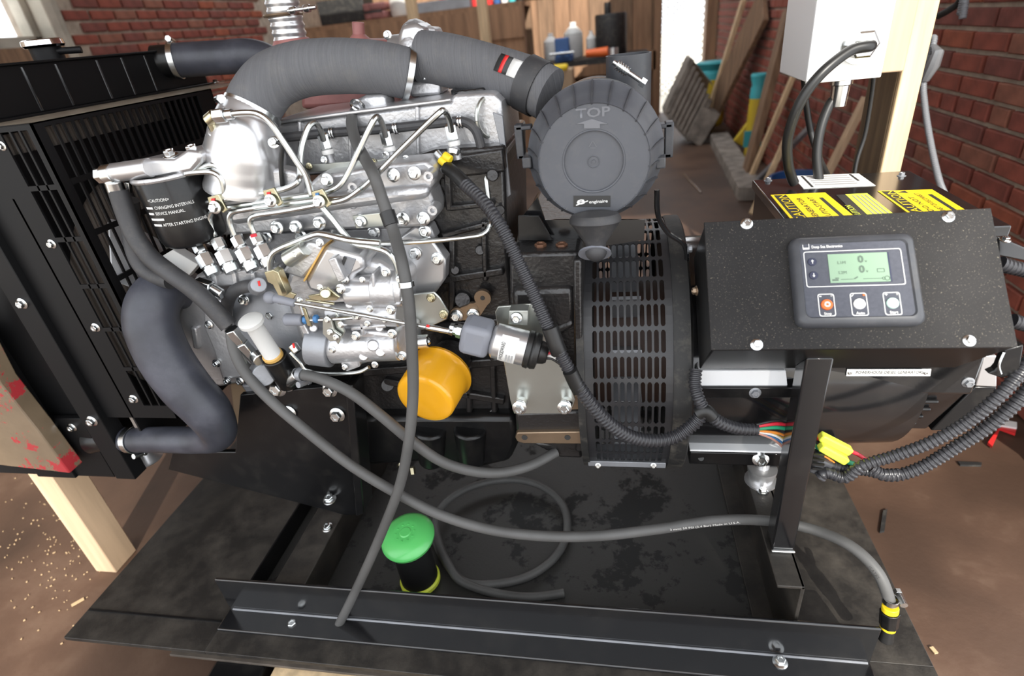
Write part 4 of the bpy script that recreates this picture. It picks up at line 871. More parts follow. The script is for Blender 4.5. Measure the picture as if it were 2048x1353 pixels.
# intake elbow
el = pr('elbow_flange', [(398, 410), (404, 372), (425, 350), (560, 338), (590, 345), (606, 360), (604, 392), (560, 402), (430, 420)], .805, .03, 'alu', .005)
P = [PY(496, 376, .825), PY(494, 352, .825), PY(492, 330, .825), PY(490, 300, .826), PY(490, 270, .83), PY(495, 245, .84), PY(503, 222, .85)]; k = 1 / PXM(P[0])
MB().ring(smooth(P, 5), [v_ * k for v_ in [80] * 3 + [78, 76] + [75] * 5 + [74.5] * 5 + [73, 71, 69, 67, 65] + [64, 62, 60, 59, 58, 57, 56, 55, 54, 53, 52]][:31], 40).build('intake_elbow', 'alusmooth', en)
MB().tube([PY(428, 300, .80), PY(424, 330, .80), PY(440, 365, .80)], .008, 10).build('elbow_lug', 'alu', en)
drum('vacuum_boss', (438, 282), (430, 262), .80, .79, 16, 'alu', 14); drum('vacuum_elbow', (430, 262), (418, 238), .79, .785, 9, 'zincyellow', 8); drum('vacuum_elbow', (416, 242), (430, 230), .785, .785, 12, 'zincyellow'); drum('pipe_nut', (430, 233), (452, 230), .785, .785, 15, 'zinc', seg=6); drum('pipe_nut', (452, 230), (466, 228), .785, .785, 10, 'zinc')
for a, b in ((417, 371), (517, 364)): boltpx(a, b, .803, 11, en)
boltpx(548, 285, .80, 8, en, n=(.3, -1, .4))
# intake manifold casting
im = pr('intake_manifold', [(425, 455), (430, 420), (470, 398), (600, 385), (635, 352), (690, 345), (770, 330), (850, 322), (870, 338), (868, 372), (858, 380), (872, 415), (870, 440), (840, 455), (640, 462), (440, 472)], .81, .06, 'alu', .008)
pr('manifold_ridge', [(440, 440), (470, 410), (700, 385), (856, 372), (856, 400), (700, 420), (470, 452)], .795, .03, 'alu', .010, im)
MB().bb(PY(700, 420, .80), PY(712, 372, .82)).build('manifold_web', 'alu', im, bevel=.003)
for a, b in ((654, 361), (787, 351), (829, 347), (554, 456), (592, 454), (639, 446), (722, 442), (806, 439), (847, 438)):
    drum('bolt_boss', (a, b - 2), (a, b), .815, .788, 14, 'alu', 12, im); boltpx(a, b, .788, 9.5, en)
for a, b in ((707, 374), (858, 352), (866, 420)): p = PY(a, b, .79); MB().lathe(p, (0, -1, 0), [(-.02, 11 / PXM(p)), (.004, 10 / PXM(p)), (.004, 5 / PXM(p)), (-.004, 5 / PXM(p))], 20).build('hollow_boss', 'alu', im)
pr('fuel_gallery', [(500, 470), (640, 462), (860, 452), (872, 478), (800, 495), (700, 500), (520, 520), (440, 520)], .835, .03, 'aludark', .003)
for a, b in ((532, 474), (602, 472), (673, 464), (748, 464), (420, 478), (474, 470)): boltpx(a, b, .83, 9, en)
pr('support_strap', [(704, 432), (770, 425), (772, 452), (712, 458)], .782, .003, 'zincplate', .001); boltpx(722, 444, .78, 8, en)
pr('dark_backing', [(500, 500), (800, 480), (810, 560), (560, 600), (480, 620)], .842, .03, 'aludark', .003)
pr('rear_cover', [(765, 500), (830, 452), (848, 458), (892, 520), (890, 560), (862, 600), (815, 608), (790, 560)], .825, .03, 'alusmooth', .004)
for a, b in ((850, 463), (875, 518), (830, 508)): boltpx(a, b, .823, 9, en)
pr('stop_bracket', [(800, 592), (868, 584), (880, 596), (898, 625), (894, 640), (850, 660), (822, 668), (806, 655)], .80, .004, 'zincplate', .002)
for a, b in ((862, 596), (887, 629)): boltpx(a, b, .798, 6.5, en, m='zincyellow')
tw = MB()
for a, b, r_ in ((965, 597, 17), (945, 618, 12), (915, 630, 15), (945, 632, 14)): p = PY(a, b, .845); tw.cyl(p, p + V(0, .008, 0), r_ / PXM(p))
tw.prism(pxpoly([(905, 622), (950, 606), (962, 600), (975, 610), (955, 640), (910, 642)], .8455), (0, .007, 0)).build('block_tab', 'steelbrown', en)
for a, b in ((913, 632), (946, 630)): boltpx(a, b, .843, 9, en)
p = PY(965, 597, .844); MB().cyl(p, p + V(0, .003, 0), .004).build('tab_hole', 'ink', en)
# grey gear cover and timing case
p = PY(545, 655, .80); k = 1 / PXM(p)
MB().lathe(p, (-.1, -1, .1), [(-.03, 100 * k), (0, 98 * k), (.008, 88 * k), (.014, 60 * k), (.016, .0005)], 48).build('gear_cover', 'greycast', en)
for a, b in ((542, 630), (610, 560), (488, 600)): boltpx(a, b, .79, 8, en)
tc_ = pr('timing_case', [(348, 645), (362, 612), (400, 588), (455, 585), (478, 650), (492, 735), (478, 768), (440, 775), (392, 758), (358, 712)], .80, .06, 'alu', .006)
pr('case_cover', [(402, 600), (450, 600), (470, 680), (488, 755), (445, 765), (425, 700), (408, 660)], .79, .02, 'alu', .005, tc_)
pr('case_rib', [(380, 655), (392, 658), (398, 700), (386, 698)], .792, .02, 'alu', .003, tc_)
for a, b in ((418, 650), (433, 727), (455, 762), (480, 763), (352, 652)): boltpx(a, b, .788, 6, en)
pr('timing_tail', [(480, 770), (520, 770), (560, 830), (525, 835), (500, 800)], .82, .05, 'greycast', .005)
# injection pump
ip = pr('injection_pump', [(565, 585), (575, 545), (640, 510), (760, 525), (812, 560), (808, 640), (800, 715), (720, 722), (640, 720), (600, 690)], .765, .07, 'alu', .010)
pr('governor_top', [(562, 545), (590, 510), (615, 482), (640, 492), (650, 500), (640, 520), (606, 560)], .745, .05, 'alu', .005, ip)
drum('vent_dome', (575, 520), (610, 498), .742, .742, 17, 'zincplate', 15, ip)
pr('governor_body', [(608, 562), (648, 492), (725, 515), (732, 540), (710, 552), (700, 575), (640, 590), (615, 582)], .742, .06, 'alusmooth', .008, ip)
pr('gasket_line', [(606, 562), (646, 492), (649, 493), (609, 564)], .740, .05, 'gasket', 0, ip)
pr('pump_data_plate', [(676, 543), (688, 512), (712, 519), (700, 550)], .741, .002, 'greycast', .0005, ip); pr('plate_mark', [(677, 541), (687, 514), (693, 516), (683, 543)], .7395, .001, 'ink', 0, ip)
drum('pump_barrel', (700, 585), (790, 580), .752, .752, 34, 'alusmooth', 32, ip); drum('barrel_collar', (752, 578), (800, 578), .752, .752, 37, 'alu', 36, ip)
drum('end_plate', (790, 575), (812, 578), .755, .755, 40, 'alu', 36, ip)
drum('pump_barrel', (660, 625), (800, 630), .745, .745, 26, 'alu', 24, ip)
drum('feed_housing', (625, 685), (668, 692), .75, .75, 46, 'greycast', 44, ip); drum('feed_housing', (668, 690), (800, 688), .752, .752, 38, 'alu', 33, ip)
pr('pump_pocket', [(668, 680), (735, 660), (792, 668), (796, 712), (700, 738), (675, 722)], .735, .05, 'alusmooth', .007, ip)
pr('pump_web', [(680, 728), (712, 700), (720, 735), (692, 745)], .728, .02, 'alu', .003, ip)
for a, b, r_ in ((747, 690, 13), (762, 703, 11), (728, 712, 10)): drum('pump_plug', (a, b), (a - 1, b + 2), .735, .722, r_, 'alusmooth', r_ * .85, ip)
pr('pump_flange', [(790, 640), (830, 655), (836, 700), (812, 722), (796, 712)], .77, .03, 'alu', .004, ip)
drum('timing_plug', (825, 685), (858, 683), .775, .775, 15, 'zinc', 14, ip); drum('timing_plug', (852, 683), (862, 683), .775, .775, 14, 'zinc', 3, ip)
for a, b, r_ in ((772, 545, 7), (800, 560, 6), (800, 600, 6), (782, 620, 7), (560, 600, 7), (690, 560, 6), (682, 578, 7), (715, 632, 6), (712, 672, 7), (785, 668, 7), (805, 712, 7), (750, 730, 5), (560, 545, 6), (740, 618, 5), (665, 700, 5), (640, 486, 6), (592, 508, 6)): boltpx(a, b, .722 if 600 < a < 790 and b > 560 else .735, r_, en)
# levers and linkage on the pump
lv = pr('stop_lever', [(528, 545), (548, 540), (568, 580), (592, 590), (586, 600), (560, 598), (545, 570), (535, 565)], .722, .004, 'zincyellow', .001)
pr('lever_flange', [(545, 540), (556, 545), (575, 590), (566, 594)], .71, .016, 'zincyellow', .001, lv)
drum('sensor_plug', (514, 575), (518, 570), .74, .715, 17, 'greycast', 15); pr('paint_mark', [(515, 563), (519, 562), (521, 572), (517, 573)], .7135, .001, 'red', 0)
sl_ = pr('speed_lever', [(616, 592), (640, 588), (655, 575), (672, 590), (680, 595), (672, 602), (620, 604)], .715, .004, 'zincyellow', .001); drum('lever_hub', (651, 585), (651, 588), .73, .705, 12, 'zincyellow', 10, sl_)
s2 = pr('throttle_arm', [(645, 640), (652, 632), (662, 640), (668, 662), (682, 672), (680, 682), (660, 684), (645, 668)], .708, .005, 'zincplate', .001); pr('arm_plate', [(655, 660), (672, 625), (680, 640), (690, 665), (676, 690)], .716, .004, 'zincplate', .001, s2)
for a, b in ((655, 640), (660, 665), (672, 675), (682, 650)): boltpx(a, b, .706, 4.5, en)
drum('damper', (572, 640), (606, 640), .712, .712, 13, 'greyboot', 12); drum('damper', (572, 640), (566, 640), .712, .712, 12, 'greyboot', 3); rod('damper_screw', [(605, 640), (640, 640), (706, 636)], .712, 4, 'zinc'); drum('blue_nut', (607, 640), (614, 640), .712, .712, 9, 'wireblue', seg=6); drum('blue_nut', (628, 638), (636, 638), .712, .712, 9, 'wireblue', seg=6)
pr('spring_bracket', [(602, 615), (610, 618), (624, 655), (614, 652)], .708, .004, 'zincyellow', .001)
rl_ = rod('control_rod', [(588, 606), (700, 626), (820, 648), (905, 664)], .69, 4.2, 'steelbrown', n=2); rl_.data.materials[0] = K['pipe']
drum('rod_end', (548, 597), (590, 607), .69, .69, 9, 'greyboot', 8, rl_); p = PY(540, 596, .69); MB().ball(p, 13 / PXM(p)).build('rod_ball', 'greyboot', rl_)
drum('rod_sleeve', (852, 654), (900, 663), .69, .69, 6, 'zinc', 6, rl_); pr('paint_mark', [(853, 650), (859, 651), (858, 656), (852, 655)], .684, .001, 'red', 0)
# delivery valves and injection pipes
pr('pump_head', [(392, 552), (560, 530), (566, 552), (540, 566), (400, 580), (380, 572)], .765, .06, 'aludark', .004)
VT = [((390, 480), (426, 546)), ((430, 472), (464, 540)), ((469, 468), (505, 536)), ((508, 464), (540, 528))]
for i, (t, b) in enumerate(VT):
    p, q = PY(*b, .755), PY(*t, .775); d_ = q - p; L = d_.length; k = 1 / PXM(p); dv = MB().lathe(p, d_, [(-.004, 15 * k), (L * .12, 16 * k), (L * .14, 13 * k), (L * .2, 13 * k)], 20).lathe(p + d_ * .18, d_, [(0, 14.5 * k), (L * .02, 16.5 * k), (L * .36, 16.5 * k), (L * .40, 12 * k)], 6)
    dv.cyl(p + d_ * .56, p + d_ * .64, 9 * k).lathe(p + d_ * .62, d_, [(0, 11 * k), (L * .02, 12.5 * k), (L * .28, 12.5 * k), (L * .33, 9 * k)], 6)
    o = dv.build('delivery_valve', 'zinc', en, ang=25)
pr('paint_mark', [(386, 479), (394, 476), (396, 482), (388, 485)], .757, .001, 'wireblue', 0); pr('paint_mark', [(500, 470), (512, 467), (514, 473), (502, 476)], .757, .001, 'wirered', 0)
PP = [([(391, 482), (378, 458), (365, 438), (362, 424), (372, 414), (400, 408), (425, 403), (480, 394), (530, 386), (570, 378), (594, 366), (600, 350), (600, 320), (606, 285), (617, 255), (630, 246), (641, 260), (647, 280)], .785),
      ([(430, 474), (420, 446), (420, 430), (432, 420), (480, 412), (545, 402), (600, 394), (640, 388), (676, 374), (697, 345), (722, 292), (746, 243), (757, 235), (766, 252), (771, 272)], .778),
      ([(469, 470), (460, 445), (461, 430), (475, 422), (540, 412), (600, 405), (640, 400), (692, 396), (728, 374), (800, 302), (874, 230), (888, 223), (898, 238), (903, 262)], .771),
      ([(508, 466), (501, 448), (503, 436), (518, 430), (560, 424), (610, 415), (645, 408), (690, 399), (722, 378)], .764)]
for i, (pts, y) in enumerate(PP):
    ys = [y + (.085 * max(0, (j - len(pts) * .55) / (len(pts) * .45)) if i < 3 else 0) for j in range(len(pts))]; rod('injection_pipe', pts, ys, 5.6, 'pipe')
for a, b, m_ in ((432, 405, 'red'), (543, 392, 'red'), (640, 394, 'wireblue')):
    pr('pipe_clamp', [(a - 18, b - 10), (a + 4, b - 16), (a + 12, b - 2), (a + 22, b + 16), (a + 14, b + 22), (a + 2, b + 8), (a - 14, b + 4)], .756, .005, 'zincyellow', .001); boltpx(a - 2, b + 10, .752, 9, en); pr('paint_mark', [(a - 10, b - 7), (a - 3, b - 8), (a - 3, b - 2), (a - 9, b - 1)], .7545, .001, m_, 0)
for a, b in ((652, 290), (775, 284), (905, 272)):
    p = PY(a, b, .868); k = 1 / PXM(p); d_ = V(.12, -.15, -1)
    ij = MB().lathe(p - d_ * .018, d_, [(0, 8 * k), (.004, 12 * k), (.024, 12 * k), (.026, 9 * k)], 6).build('injector', 'zinc', en, ang=25); MB().lathe(p + d_ * .008, d_, [(0, 12 * k), (.004, 12.5 * k), (.007, 11 * k)], 20).build('washer_ring', 'white', ij); MB().cyl(p + d_ * .015, p + d_ * .035, 9 * k).build('injector_body', 'aludark', ij)
drum('injector_tip', (908, 300), (906, 312), .865, .86, 15, 'zinc', 12)
pr('glow_plug_bar', [(600, 331), (868, 310), (880, 314), (880, 326), (600, 346)], .855, .003, 'zincplate', .0008)
for a, b in ((618, 333), (746, 324), (812, 318), (648, 320), (772, 311)): boltpx(a, b, .853, 5, en, m='zincyellow' if a in (618, 746) else 'zinc')
for a, b, c_, d_ in ((886, 322, 893, 330), (893, 315, 902, 320)): drum('yellow_terminal', (a - 5, b - 4), (c_, d_), .84, .835, 9, 'yellow', 8)
drum('terminal_stud', (872, 305), (884, 318), .85, .845, 8, 'zinc', 6); drum('terminal_sleeve', (886, 335), (892, 345), .84, .838, 10, 'greycast', 8)
# return hose along the cover and pipe down the block
rh = rod('braided_hose', [(556, 277), (600, 272), (660, 266), (770, 258), (890, 245), (925, 243), (948, 256), (960, 285), (967, 328)], [.885, .885, .885, .885, .885, .884, .88, .878, .875], 9, 'rubber')
for a, b in ((663, 266), (790, 257), (918, 245), (966, 322)): p = PY(a, b, .883); k = 1 / PXM(p); MB().torus(p, (1, 0, .1) if b < 300 else (.1, 0, 1), 10.5 * k, 2 * k, 20, 6).torus(p + V(.004, 0, 0) if b < 300 else p - V(0, 0, .006), (1, 0, .1) if b < 300 else (.1, 0, 1), 10.5 * k, 2 * k, 20, 6).build('spring_clip', 'zinc', rh)
rod('return_pipe', [(968, 328), (974, 370), (980, 430), (979, 452), (970, 466), (945, 473), (860, 482), (780, 487), (700, 489)], [.875, .87, .862, .85, .845, .842, .82, .80, .79], 5.5, 'pipe')
rod('boost_pipe', [(455, 230), (485, 226), (515, 228), (540, 245), (565, 280), (590, 318), (612, 352), (624, 392)], [.785, .785, .785, .785, .783, .78, .775, .76], 6.5, 'pipe')
rod('boost_pipe', [(645, 415), (662, 435), (690, 470), (710, 488), (745, 495), (775, 505), (790, 525), (797, 550), (802, 570)], [.76, .758, .755, .75, .748, .745, .745, .745, .748], 6.5, 'pipe')
rod('fuel_pipe', [(540, 545), (541, 520), (552, 502), (590, 485), (630, 470), (650, 470), (700, 481), (760, 487)], .745, 6.5, 'offwhite').data.materials[0] = K['pipe']
rod('fuel_pipe', [(445, 375), (452, 395), (448, 345), (425, 330), (385, 345), (372, 350)][2:] , .77, 6, 'pipe'); rod('fuel_pipe', [(372, 348), (395, 345), (425, 345), (443, 358), (447, 385), (438, 402)], .765, 6, 'pipe')
rod('fuel_pipe', [(580, 705), (600, 725), (615, 742), (660, 748), (715, 745), (738, 735)], .73, 4, 'pipe')
rod('bleed_hose', [(556, 285), (564, 292), (562, 330), (565, 372)], .80, 5, 'wireblack')
# fuel filter
pf = PY(338, 348, .79); k = 1 / PXM(pf); rf = 66 * k
fb = MB().lathe(pf + V(0, 0, .002), (.03, 0, -1), [(0, rf * .96), (.004, rf), (.095, rf * .99), (.106, rf * .93), (.111, rf * .8)], 48).build('fuel_filter', 'blackgloss', en)
fb.data.materials[0] = K['plastic'] if False else K['black']
hd = pr('filter_head', [(228, 358), (232, 334), (300, 318), (345, 318), (372, 300), (398, 305), (402, 325), (385, 345), (300, 362), (262, 352)], .76, .06, 'alusmooth', .006)
drum('head_inlet', (225, 346), (300, 336), .755, .755, 18, 'alusmooth', 19, hd); drum('banjo', (212, 350), (228, 347), .752, .752, 20, 'zinc', 19, hd); drum('banjo_bolt', (198, 352), (212, 350), .752, .752, 17, 'zinc', 17, hd, 6)
MB().torus(pf, (.03, 0, -1), rf * .99, .004, 40, 8).build('filter_seam', 'alusmooth', hd)
for a, b in ((342, 312), (386, 303)): bolt(PY(a, b, .775), (0, -.2, 1), 10 / PXM(pf), en)
def text_cyl(s_, c0, r, z, a0, h, m, par, width):
    o = text(s_, (0, 0, 0), (1, 0, 0), (0, 0, 1), h, m, par, width=width); cc = WT[o.name].copy()
    for q in o.data.vertices:
        w_ = q.co + cc; a = a0 + w_.x / r; q.co = V(c0.x + (r + .0006) * math.sin(a), c0.y - (r + .0006) * math.cos(a), z + w_.z) - c0
    o.location = c0; WT[o.name] = c0.copy(); adopt(o, par); return o
for s_, z, w_, a0_ in (('<CAUTION>', .030, .034, -.22), ('CHANGING INTERVALS', .041, .058, -.08), ('SERVICE MANUAL.', .050, .045, -.14), ('AFTER STARTING ENGINE', .068, .066, -.04)):
    text_cyl(s_, V(pf.x + z * .03, pf.y, pf.z), rf, pf.z - z, a0_, .0048, 'white', fb, w_)
for z, a0_, n_ in ((.041, -.40, 5), (.050, -.40, 4), (.059, -.40, 9), (.068, -.40, 6)):
    for i in range(n_): a_ = a0_ + .055 * i; MB().box(V(pf.x + z * .03 + (rf + .0004) * math.sin(a_), pf.y - (rf + .0004) * math.cos(a_), pf.z - z + .002), (.0026, .0008, .0034), Matrix.Rotation(a_, 3, 'Z')).build('small_print', 'white', fb)
drum('hose_ferrule', (226, 360), (236, 386), .752, .755, 17, 'zinc', 18)
drum('head_fitting', (254, 362), (256, 385), .77, .77, 9, 'zinc', 10, seg=6)
# hand priming pump
a, b = PY(500, 640, .70), PY(548, 714, .725); k = 1 / PXM(a); d_ = b - a; L = d_.length
pp_ = MB().lathe(a, d_, [(-.003, .0005), (-.002, 20 * k), (.001, 25 * k), (.007, 25 * k), (.010, 18 * k), (.014, 17 * k), (L * .92, 18.5 * k), (L * .94, 20 * k), (L, 19 * k)], 32).build('priming_plunger', 'whiteplastic', en)
drum('priming_body', (548, 713), (580, 765), .725, .745, 25, 'black', 25); drum('priming_body', (535, 745), (552, 775), .75, .76, 26, 'black', 24); drum('priming_collar', (543, 708), (549, 716), .722, .726, 20, 'gasket', 20)
drum('inlet_fitting', (462, 658), (482, 685), .725, .73, 15, 'zinc', 14, seg=6); drum('inlet_fitting', (482, 685), (512, 722), .73, .74, 15, 'zinc', 14, seg=6); drum('inlet_cap', (515, 712), (522, 722), .735, .725, 16, 'zinc', 14); drum('feed_cap', (524, 742), (528, 752), .745, .72, 24, 'greycast', 22)
boltpx(556, 776, .745, 13, en); drum('outlet_elbow', (578, 762), (596, 748), .735, .73, 15, 'zinc', 13); drum('cam_fitting', (585, 690), (596, 705), .735, .73, 10, 'zinc', 9); drum('pump_stub', (395, 568), (425, 578), .755, .75, 15, 'zinc', 15, seg=6); drum('pump_stub', (425, 578), (446, 590), .75, .745, 11, 'zinc', 10); pr('paint_mark', [(584, 688), (588, 687), (590, 696), (586, 697)], .725, .001, 'red', 0)
# wrapped white card tucked by the filter
tag(cast([(325, 512), (345, 500), (396, 530), (372, 558), (330, 528)], .80, .02).build('parts_box', 'white', bevel=.001), 'small white cardboard box tucked behind the fuel hose', 'box')
tag(cast([(460, 770), (475, 765), (500, 790), (490, 850), (470, 850)], .98, .05).build('wood_wedge', 'cardboard', bevel=.003), 'tan wooden wedge below the timing case', 'wedge')
# oil filter
a, b = PY(884, 742, .80), PY(848, 802, .725); k = 1 / PXM(a); d_ = b - a; L = d_.length
MB().lathe(a, d_, [(-.004, 58 * k), (0, 63 * k), (.006, 65 * k), (.010, 62 * k), (.016, 60 * k), (L * .90, 58.5 * k), (L * .94, 57.5 * k), (L * .975, 55 * k), (L * .995, 51 * k), (L, 46 * k), (L + .0005, .001)], 56).build('oil_filter', 'yellowfilter', en, ang=24)
drum('filter_mount', (905, 715), (884, 742), .85, .80, 40, 'blackcast', 44)
# stop solenoid with its bracket
so = pr('solenoid_bracket', [(990, 625), (996, 614), (1066, 608), (1076, 616), (1110, 690), (1150, 800), (1146, 815), (1120, 828), (1028, 828), (1020, 800), (1010, 740)], .745, .004, 'zincplate', .001)
for a, b in ((1040, 812), (1130, 812)):
    drum('bolt_spacer', (a + 4, b - 8), (a, b), .745, .725, 12, 'zinc', 12); boltpx(a - 1, b + 4, .722, 10, en)
a = V(*PY(915, 662, .70)); b = V(*PY(1085, 706, .70)); d_ = b - a; L = d_.length; k = 1 / PXM(a); ax = d_.normalized()
MB().lathe(a - ax * .012, ax, [(0, 12 * k), (.006, 13 * k), (.007, 10 * k), (.010, 10 * k), (.011, 14 * k), (.018, 14 * k)], 6).build('solenoid_nut', 'zinc', en)
MB().bar(a + ax * .008, a + ax * (L * .40), 64 * k, 66 * k, (0, 0, 1)).build('solenoid_boot', 'greyboot', en, bevel=.009, bseg=3)
MB().lathe(a + ax * (L * .40), ax, [(0, 26 * k), (.004, 34 * k), (.006, 36 * k), (L * .40, 36 * k), (L * .41, 34 * k)], 36).build('solenoid_body', 'alusmooth', en)
MB().lathe(a + ax * (L * .80), ax, [(0, 34 * k), (.002, 38 * k), (.008, 39 * k), (.010, 36 * k), (.013, 38 * k), (.020, 36 * k), (.022, 24 * k), (.030, 22 * k), (.034, 18 * k)], 32).build('solenoid_cap', 'wireblack', en)
pr('solenoid_clamp', [(1018, 622), (1056, 622), (1056, 652), (1016, 650)], .725, .022, 'zincplate', .001); boltpx(1033, 637, .722, 8, en)
so_o = [(1010, 715), (1024, 652), (1056, 662), (1044, 722)]
lb = MB(); c0 = a + ax * (L * .52); u = V(0, -1, 0); u = (u - ax * u.dot(ax)).normalized(); w_ = ax.cross(u); vs = []
for i in range(9):
    t = -1.0 + 2.0 * i / 8
    for s_ in (0, 1): vs.append(c0 + ax * (s_ * L * .19) + (u * math.cos(t) + w_ * math.sin(t)) * (36.6 * k))
lbl = lb.add(vs, [(2 * i, 2 * i + 1, 2 * i + 3, 2 * i + 2) for i in range(8)]).build('solenoid_label', 'label', en)
sgn = 1 if w_.z > 0 else -1; wz = w_ * sgn
text('WOODWARD', c0 + ax * (L * .055) - wz * (16 * k) + u * (37.4 * k), wz, -ax, .0056, 'ink', en, width=42 * k, bold=.02)
for i in range(3): q_ = c0 + ax * (L * (.095 + .032 * i)) + u * (36.9 * k); MB().bar(q_ - wz * (18 * k), q_ - wz * (2 * k), .0022, .0003, u).build('small_print', 'inkgrey', lbl)
for pts, m_ in (([(1090, 708), (1105, 706), (1118, 712), (1132, 728)], 'wirered'), ([(1090, 712), (1104, 713), (1120, 722), (1134, 734)], 'wirewhite'), ([(1090, 717), (1104, 718), (1120, 728), (1136, 738)], 'wireblack')): rod('solenoid_wire', pts, .695, 3.2, m_)
# bell housing
bh = pr('bell_housing', [(1018, 520), (1026, 508), (1158, 504), (1166, 520), (1166, 905), (1150, 912), (1060, 882), (1036, 860), (1030, 760), (1020, 640)], .80, .36, 'blackcast', .006)
pr('housing_step', [(1022, 580), (1150, 575), (1152, 640), (1120, 680), (1030, 690)], .79, .03, 'blackcast', .01, bh); pr('housing_rib', [(1146, 520), (1164, 520), (1166, 905), (1150, 905)], .782, .03, 'blackcast', .004, bh)
pr('housing_rib', [(1030, 690), (1146, 640), (1148, 655), (1034, 720)], .786, .03, 'blackcast', .006, bh)
pr('housing_foot', [(1030, 826), (1165, 822), (1166, 870), (1032, 868)], .77, .08, 'blackcast', .006, bh)
fm_ = pr('machined_foot', [(1034, 866), (1165, 864), (1165, 889), (1046, 888), (1034, 884), (1030, 876)], .762, .03, 'steelbrown', .002, bh)
for a in (1049, 1135): p = PY(a, 876, .7612); MB().cyl(p, p + V(0, .002, 0), 6 / PXM(p)).build('foot_hole', 'ink', bh)
pr('housing_lug', [(1125, 795), (1160, 790), (1160, 820), (1140, 825)], .775, .02, 'steelbrown', .002, bh)
pr('housing_nose', [(1060, 886), (1160, 892), (1165, 918), (1120, 916)], .80, .2, 'blackcast', .005, bh)
for a in (1082, 1124): bolt(PY(a, 500, .83), (0, -.1, 1), .0095, en, m='rustbolt', flange=1.15, label='rusty housing bolt')
# turbocharger and exhaust behind
pc = PY(818, 95, 1.03)
MB().torus(pc + V(.01, .02, -.02), (1, 0, 0), .038, .024, 32, 14).cyl(pc + V(-.035, .02, -.02), pc + V(.02, .02, -.02), .042).build('turbo_scroll', 'alu', en)
pr('turbo_outlet', [(792, 98), (800, 50), (832, 46), (850, 58), (846, 100)], 1.0, .07, 'alusmooth', .008)
pr('turbo_flange', [(835, 52), (868, 55), (876, 80), (850, 105), (840, 100)], 1.03, .05, 'alu', .006)
pr('turbo_bearing', [(815, 165), (880, 160), (882, 190), (820, 195)], .98, .06, 'alu', .005)
for a, b in ((775, 70), (828, 100), (808, 103), (845, 115), (848, 140)): boltpx(a, b, .975, 6, en)
drum('actuator_rod', (832, 105), (850, 160), .975, .97, 4, 'zinc', 4)
xm = pr('exhaust_manifold', [(600, 100), (700, 80), (790, 80), (800, 200), (700, 215), (600, 220)], 1.12, .1, 'redexh', .01)
drum('exhaust_flange', (720, 88), (716, 68), 1.08, 1.08, 30, 'redexh', 12); drum('exhaust_flange', (718, 72), (716, 44), 1.08, 1.08, 12, 'redexh', 12)
drum('exhaust_collar', (588, 100), (582, 78), 1.12, 1.12, 44, 'redexh', 34)
P = [PY(582, 82, 1.12), PY(574, 45, 1.12), PY(566, 12, 1.12), PY(555, -40, 1.12)]
MB().corr(P, 33 / PXM(P[0]), .012, .06, 28).build('exhaust_flex', 'alusmooth', en)
MB().torus(PY(566, 30, 1.12), (P[1] - P[2]), 35 / PXM(P[0]), .003, 28, 6).build('exhaust_clamp', 'steelbrown', en); drum('clamp_bolt', (575, 22), (632, 14), 1.085, 1.085, 4, 'zinc', 4); drum('clamp_nut', (580, 22), (592, 20), 1.085, 1.085, 8, 'zinc', 8, seg=6); drum('clamp_nut', (608, 18), (620, 16), 1.085, 1.085, 8, 'zinc', 8, seg=6)

# finer detail on the pump and covers
for a, b, r_ in ((628, 655, 9), (655, 605, 10), (735, 590, 7), (700, 608, 9), (772, 598, 8), (690, 645, 8), (760, 655, 9), (668, 710, 9), (775, 705, 8), (620, 600, 7)): drum('casting_boss', (a, b), (a - 1, b + 2), .748, .728, r_, 'alu', r_ * .85, ip, 18)
for pts in ([(640, 600), (700, 596), (702, 604), (642, 608)], [(730, 600), (800, 606), (800, 613), (730, 608)], [(700, 655), (770, 650), (772, 657), (702, 663)], [(655, 520), (670, 515), (690, 560), (676, 566)], [(716, 640), (724, 640), (730, 672), (722, 672)], [(742, 548), (748, 547), (752, 608), (745, 608)], [(596, 650), (606, 645), (640, 712), (630, 716)]): pr('casting_ridge', pts, .727, .03, 'alu', .002, ip)
for a, b in ((640, 575), (725, 560), (655, 655), (735, 648), (690, 735), (600, 600), (770, 640)): boltpx(a, b, .724, 4.5, en)
for a in (452, 492, 530): pr('head_rib', [(a - 30, 548), (a - 22, 547), (a - 16, 574), (a - 24, 575)], .760, .01, 'alu', .001)
for a, b in ((585, 520), (640, 525), (700, 528), (760, 512)): drum('gallery_plug', (a, b), (a, b + 2), .84, .83, 10, 'zinc', 9, None, 6)
rod('spring', [(612, 600), (640, 604), (668, 608)], .702, 3, 'zincyellow'); rod('linkage_pin', [(600, 612), (606, 630)], .70, 3, 'zinc')
